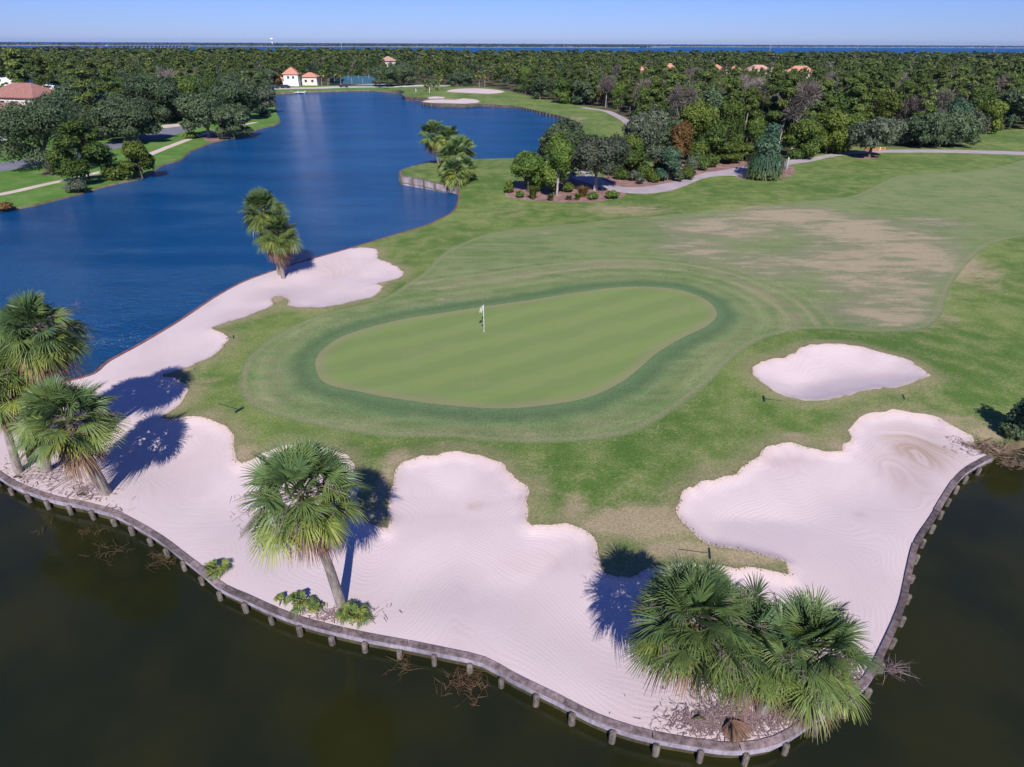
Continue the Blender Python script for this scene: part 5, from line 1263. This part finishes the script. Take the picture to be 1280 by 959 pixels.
for i, (k_, lb, W_, D_, hh, rise, rz) in enumerate([('h1', 'widest pink-roofed house in the distant wood', 15, 9, 5.0, 3.4, .1), ('h2', 'small orange roof leftmost of the distant houses, right of the bare trees', 7, 7, 5.0, 3.0, .5),
        ('h3', 'orange-roofed house rightmost in the distant wood', 15, 9, 5.4, 3.2, -.3), ('h4', 'low pink roof between the two larger distant houses', 12, 8, 4.6, 2.6, .0), ('h8', 'narrow orange roof left of the widest distant house', 7, 7, 4.8, 3.0, .7),
        ('h5', 'small orange roof peeking over the wood above the yellow-green trees', 7, 6, 6.0, 3.4, -.4), ('h6', 'tiny orange roof left of the other distant ones', 5, 5, 5.4, 2.8, .2)]):
    house(np.array([*SITES[k_], 0]), rz, lb, M_cream, M_roofpk if 'pink' in lb else M_roofor, [(-W_/2, W_/2, -D_/2, D_/2, hh, rise)], [((-W_*.25, -D_/2 - .03, hh - 1.6), 1.4, 1.2, 'x'), ((W_*.25, -D_/2 - .03, hh - 1.6), 1.4, 1.2, 'x')], group=gh)
house(np.array([*SITES['h7'], 0]), .9, 'distant house with a pale pinkish roof poking out of the wood beyond the far shore', M_cream, M_roofpk, [(-4.5, 4.5, -4, 4, 7.4, 3.0)], [((-3, -5.03, 6), 1.4, 1.3, 'x'), ((3, -5.03, 6), 1.4, 1.3, 'x')])

def car(loc, rz, paint, label, group=None):
    r = empty('parked_car', loc, rz); tag(r, label, 'car', group)
    prof = [(-2.2, .35), (-2.25, .8), (-2.1, 1.0), (-1.35, 1.08), (-.75, 1.52), (.9, 1.56), (1.7, 1.1), (2.2, 1.0), (2.28, .7), (2.2, .35)]
    V = [(x, s * (.88 - .16 * max(0, z - 1.0) / .5), z) for s in (-1, 1) for x, z in prof]; n = len(prof)
    Fc = [tuple(range(n - 1, -1, -1)), tuple(range(n, 2 * n))] + [(i, (i + 1) % n, n + (i + 1) % n, n + i) for i in range(n)]
    pymesh('body', V, Fc, paint, r)
    for s in (-1, 1):
        pymesh('side_window', [(-1.15, s * .845, 1.1), (1.45, s * .845, 1.1), (.85, s * .745, 1.47), (-.7, s * .745, 1.45)], [(0, 1, 2, 3) if s < 0 else (3, 2, 1, 0)], M_glass, r)
        for x in (-1.4, 1.4):
            m = MB(); m.tube([[x, s * .70, .33], [x, s * .92, .33]], [.33, .33], 14); w_ = m.build('wheel', M_black, r); m = MB(); m.tube([[x, s * .90, .33], [x, s * .935, .33]], [.18, .17], 10); m.build('rim', M_grey, w_)
        m = MB(); m.box((-2.27, s * .6, .78), (.06, .34, .16)); m.build('headlight', M_white, r)
    pymesh('windscreen', [(-1.33, -.74, 1.13), (-1.33, .74, 1.13), (-.80, .66, 1.50), (-.80, -.66, 1.50)], [(0, 3, 2, 1)], M_glass, r)
p = P(1, 178); car(p, math.radians(80), M_carw, 'white parked car at the left edge of the picture beside the oak')
p = P(343, 110.8); car(p, .1, M_card, 'dark parked car left of the white lakeside building', 'cars on the far shore drive')
p = P(357, 110.3); car(p, .0, M_card, 'dark parked car in front of the white lakeside building', 'cars on the far shore drive')
p = P(430, 109.2); car(p, .0, M_card, 'dark parked car in front of the tennis court', 'cars on the far shore drive')
# orange barrier fence by the path
def barrier():
    a = P(1080, 189.2); bb = P(1106, 188.4); r = empty('orange_barrier', a); tag(r, 'low orange barrier netting beside the path behind the lone grey-crowned tree', 'barrier'); d = bb - a; L_ = np.linalg.norm(d[:2]); rz = math.atan2(d[1], d[0])
    for k in range(5): f = k / 4; m = MB(); m.tube([[d[0]*f, d[1]*f, 0], [d[0]*f, d[1]*f, .75]], [.05, .05], 6); m.build('post', M_white if k % 2 else M_orange, r)
    for z in (.35, .62): m = MB(); m.box((d[0]/2, d[1]/2, z), (L_, .04, .09), rz); m.build('band', M_orange, r)
barrier()
def marker_post(px, h, label, mat=M_white, rad=.06):
    b = P(*px); m = MB(); m.tube([[0, 0, -.1], [0, 0, h * .9], [0, 0, h]], [rad, rad, rad * .5], 8); m.box((0, -rad, h * .85), (rad * 2.4, .03, .12)); o = m.build('marker_post', mat, None, loc=b); tag(o, label, 'post', 'marker posts')
marker_post((1241, 166), 1.1, 'short white post at the forest edge near the right side'); marker_post((537, 116), 2.1, 'white flagstick-like post on the far green by the lake', M_white, .09)
marker_post((983, 211), 1.9, 'grey post in the mulch right of the vine-draped tree', M_grey, .16); marker_post((900, 170), 3.4, 'pale dead snag standing at the dark forest edge', M_greybark, .14); marker_post((520, 115), 1.2, 'second white post on the far shore', M_white, .1)

# ------------------------------------------------------------------ the bay: far shore, bridge, towers
def far_shore():
    r = np.random.default_rng(77)
    for nm, y0, dpt, x0, x1, hmax in (('far_shore', 3700, 900, -7000, 900, 15), ('far_shore', 5200, 1600, -2500, 12000, 17)):
        n = 260; xs = np.linspace(x0, x1, n); wob = np.interp(xs, np.linspace(x0, x1, 24), r.uniform(-160, 160, 24))
        V = []; Fq = []
        for i, x in enumerate(xs):
            e = min(1, (i + .3) / 12, (n - i - .7) / 12); f = y0 + wob[i] + (1 - e) * 350
            for (yy, z) in ((f, -1.0), (f + 25, .8), (f + 60, 1.0), (f + dpt * e + 60, 1.2)): V.append((x, yy, z))
        for i in range(n - 1):
            for k in range(3): Fq.append([i*4+k, (i+1)*4+k, (i+1)*4+k+1, i*4+k+1])
        o = link(nm, make_mesh(nm, V, Fq, M_drysand, smooth=True)); o['kind'] = 'structure'
        mb = MB(); nn = 4200; xx = r.uniform(x0 + 150, x1 - 150, nn); f = np.interp(xx, xs, y0 + wob); yy = f + 70 + r.random(nn) ** 2 * dpt * .8
        dens = .55 + .45 * np.sin(xx / 210) * np.sin(xx / 77 + 1); keep = r.random(nn) < dens + .25; xx, yy = xx[keep], yy[keep]; nn = len(xx)
        lob = np.column_stack([xx, yy, np.full(nn, 5.), r.uniform(9, 22, nn), r.uniform(9, 22, nn), hmax * r.uniform(.35, .75, nn)])
        leaf_cloud(mb, lob, 26000, 4.2, r, shell=.5); o = mb.build('shore_trees', M_shoretree); tag(o, 'low tree line on the %s shore of the bay' % ('nearer' if y0 < 4000 else 'farther'), 'trees', kind='stuff')
M_drysand = simple('shore_sand', (.30, .26, .22), .95, .2, .01); M_shoretree = leaf_mat('shore_trees', (.020, .040, .030), (.030, .055, .035), (.05, .075, .045), 0)
far_shore()
def bridge():
    a = Pd(135, 63.2, 2500); b = Pd(240, 62.5, 2900); r = empty('bridge', (a[0], a[1], 0)); tag(r, 'long low bridge crossing the bay on many piers', 'bridge')
    d = np.array([b[0] - a[0], b[1] - a[1], 0]); L_ = np.linalg.norm(d); rz = math.atan2(d[1], d[0])
    m = MB(); m.box(d / 2 + [0, 0, 7.4], (L_, 12, 1.6), rz); m.build('deck', M_conc, r)
    m = MB(); m.box(d / 2 + [0, 0, 8.7], (L_, 12.6, .7), rz); m.build('parapet', M_conc, r)
    for k in range(1, 22):
        p = d * k / 22; m = MB(); m.box(p + [0, 0, 2.6], (3.4, 9, 8), rz); m.box(p + [0, 0, -.4], (6, 11, 1.6), rz); m.build('pier', M_conc, r)
bridge()
def water_tower():
    b = Pd(341, 58, 3950); b[2] = 1; r = empty('water_tower', b); tag(r, 'white water tower on the horizon beyond the bay', 'water tower')
    m = MB(); m.tube([[0, 0, 0], [0, 0, 6], [0, 0, 30]], [5, 2.2, 2.0], 12, cap=False); m.build('column', M_white, r)
    m = MB(); m.tube([[0, 0, 28], [0, 0, 31], [0, 0, 35], [0, 0, 39], [0, 0, 41]], [2.2, 7.5, 9.5, 7, 2.5], 18); m.build('tank', M_white, r)
water_tower()
for i, (px, dd) in enumerate([(963, 900), (1072, 1000), (1244, 950), (427, 800)]):
    b = Pd(px, 60, dd); m = MB(); m.tube([[0, 0, 0], [0, 0, 15], [0, 0, 19.5]], [.35, .28, .12], 6); m.box((0, 0, 19.2), (1.6, .3, .3)); m.box((0, 0, 18.2), (1.2, .3, .2)); o = m.build('radio_mast', M_grey, None, loc=(b[0], b[1], 0))
    tag(o, ['thin grey mast above the distant houses at centre right', 'thin grey mast above the wood right of centre', 'thin grey mast near the right end of the horizon', 'thin grey mast in the wood beyond the far shore'][i], 'mast', 'thin masts above the wood')

# ------------------------------------------------------------------ air
def haze():
    x0, x1, y0, y1, z0, z1 = -9000, 13500, -400, 9000, -3.5, 48
    V = [(x, y, z) for z in (z0, z1) for x, y in ((x0, y0), (x1, y0), (x1, y1), (x0, y1))]
    me = bpy.data.meshes.new('haze'); me.from_pydata(V, [], [(3, 2, 1, 0), (4, 5, 6, 7), (0, 1, 5, 4), (1, 2, 6, 5), (2, 3, 7, 6), (3, 0, 4, 7)])
    m = bpy.data.materials.new('haze'); m.use_nodes = True; t = m.node_tree; t.nodes.remove(t.nodes['Principled BSDF'])
    v = t.nodes.new('ShaderNodeVolumePrincipled'); v.inputs['Color'].default_value = (.45, .66, 1.0, 1); v.inputs['Density'].default_value = HAZE; v.inputs['Anisotropy'].default_value = .2
    t.links.new(v.outputs[0], t.nodes['Material Output'].inputs['Volume']); me.materials.append(m); o = link('haze', me); o['kind'] = 'stuff'; o['label'] = 'thin blue haze in the air over the whole view'
HAZE = 4.5e-5
haze()
print('OBJS', len(bpy.data.objects))
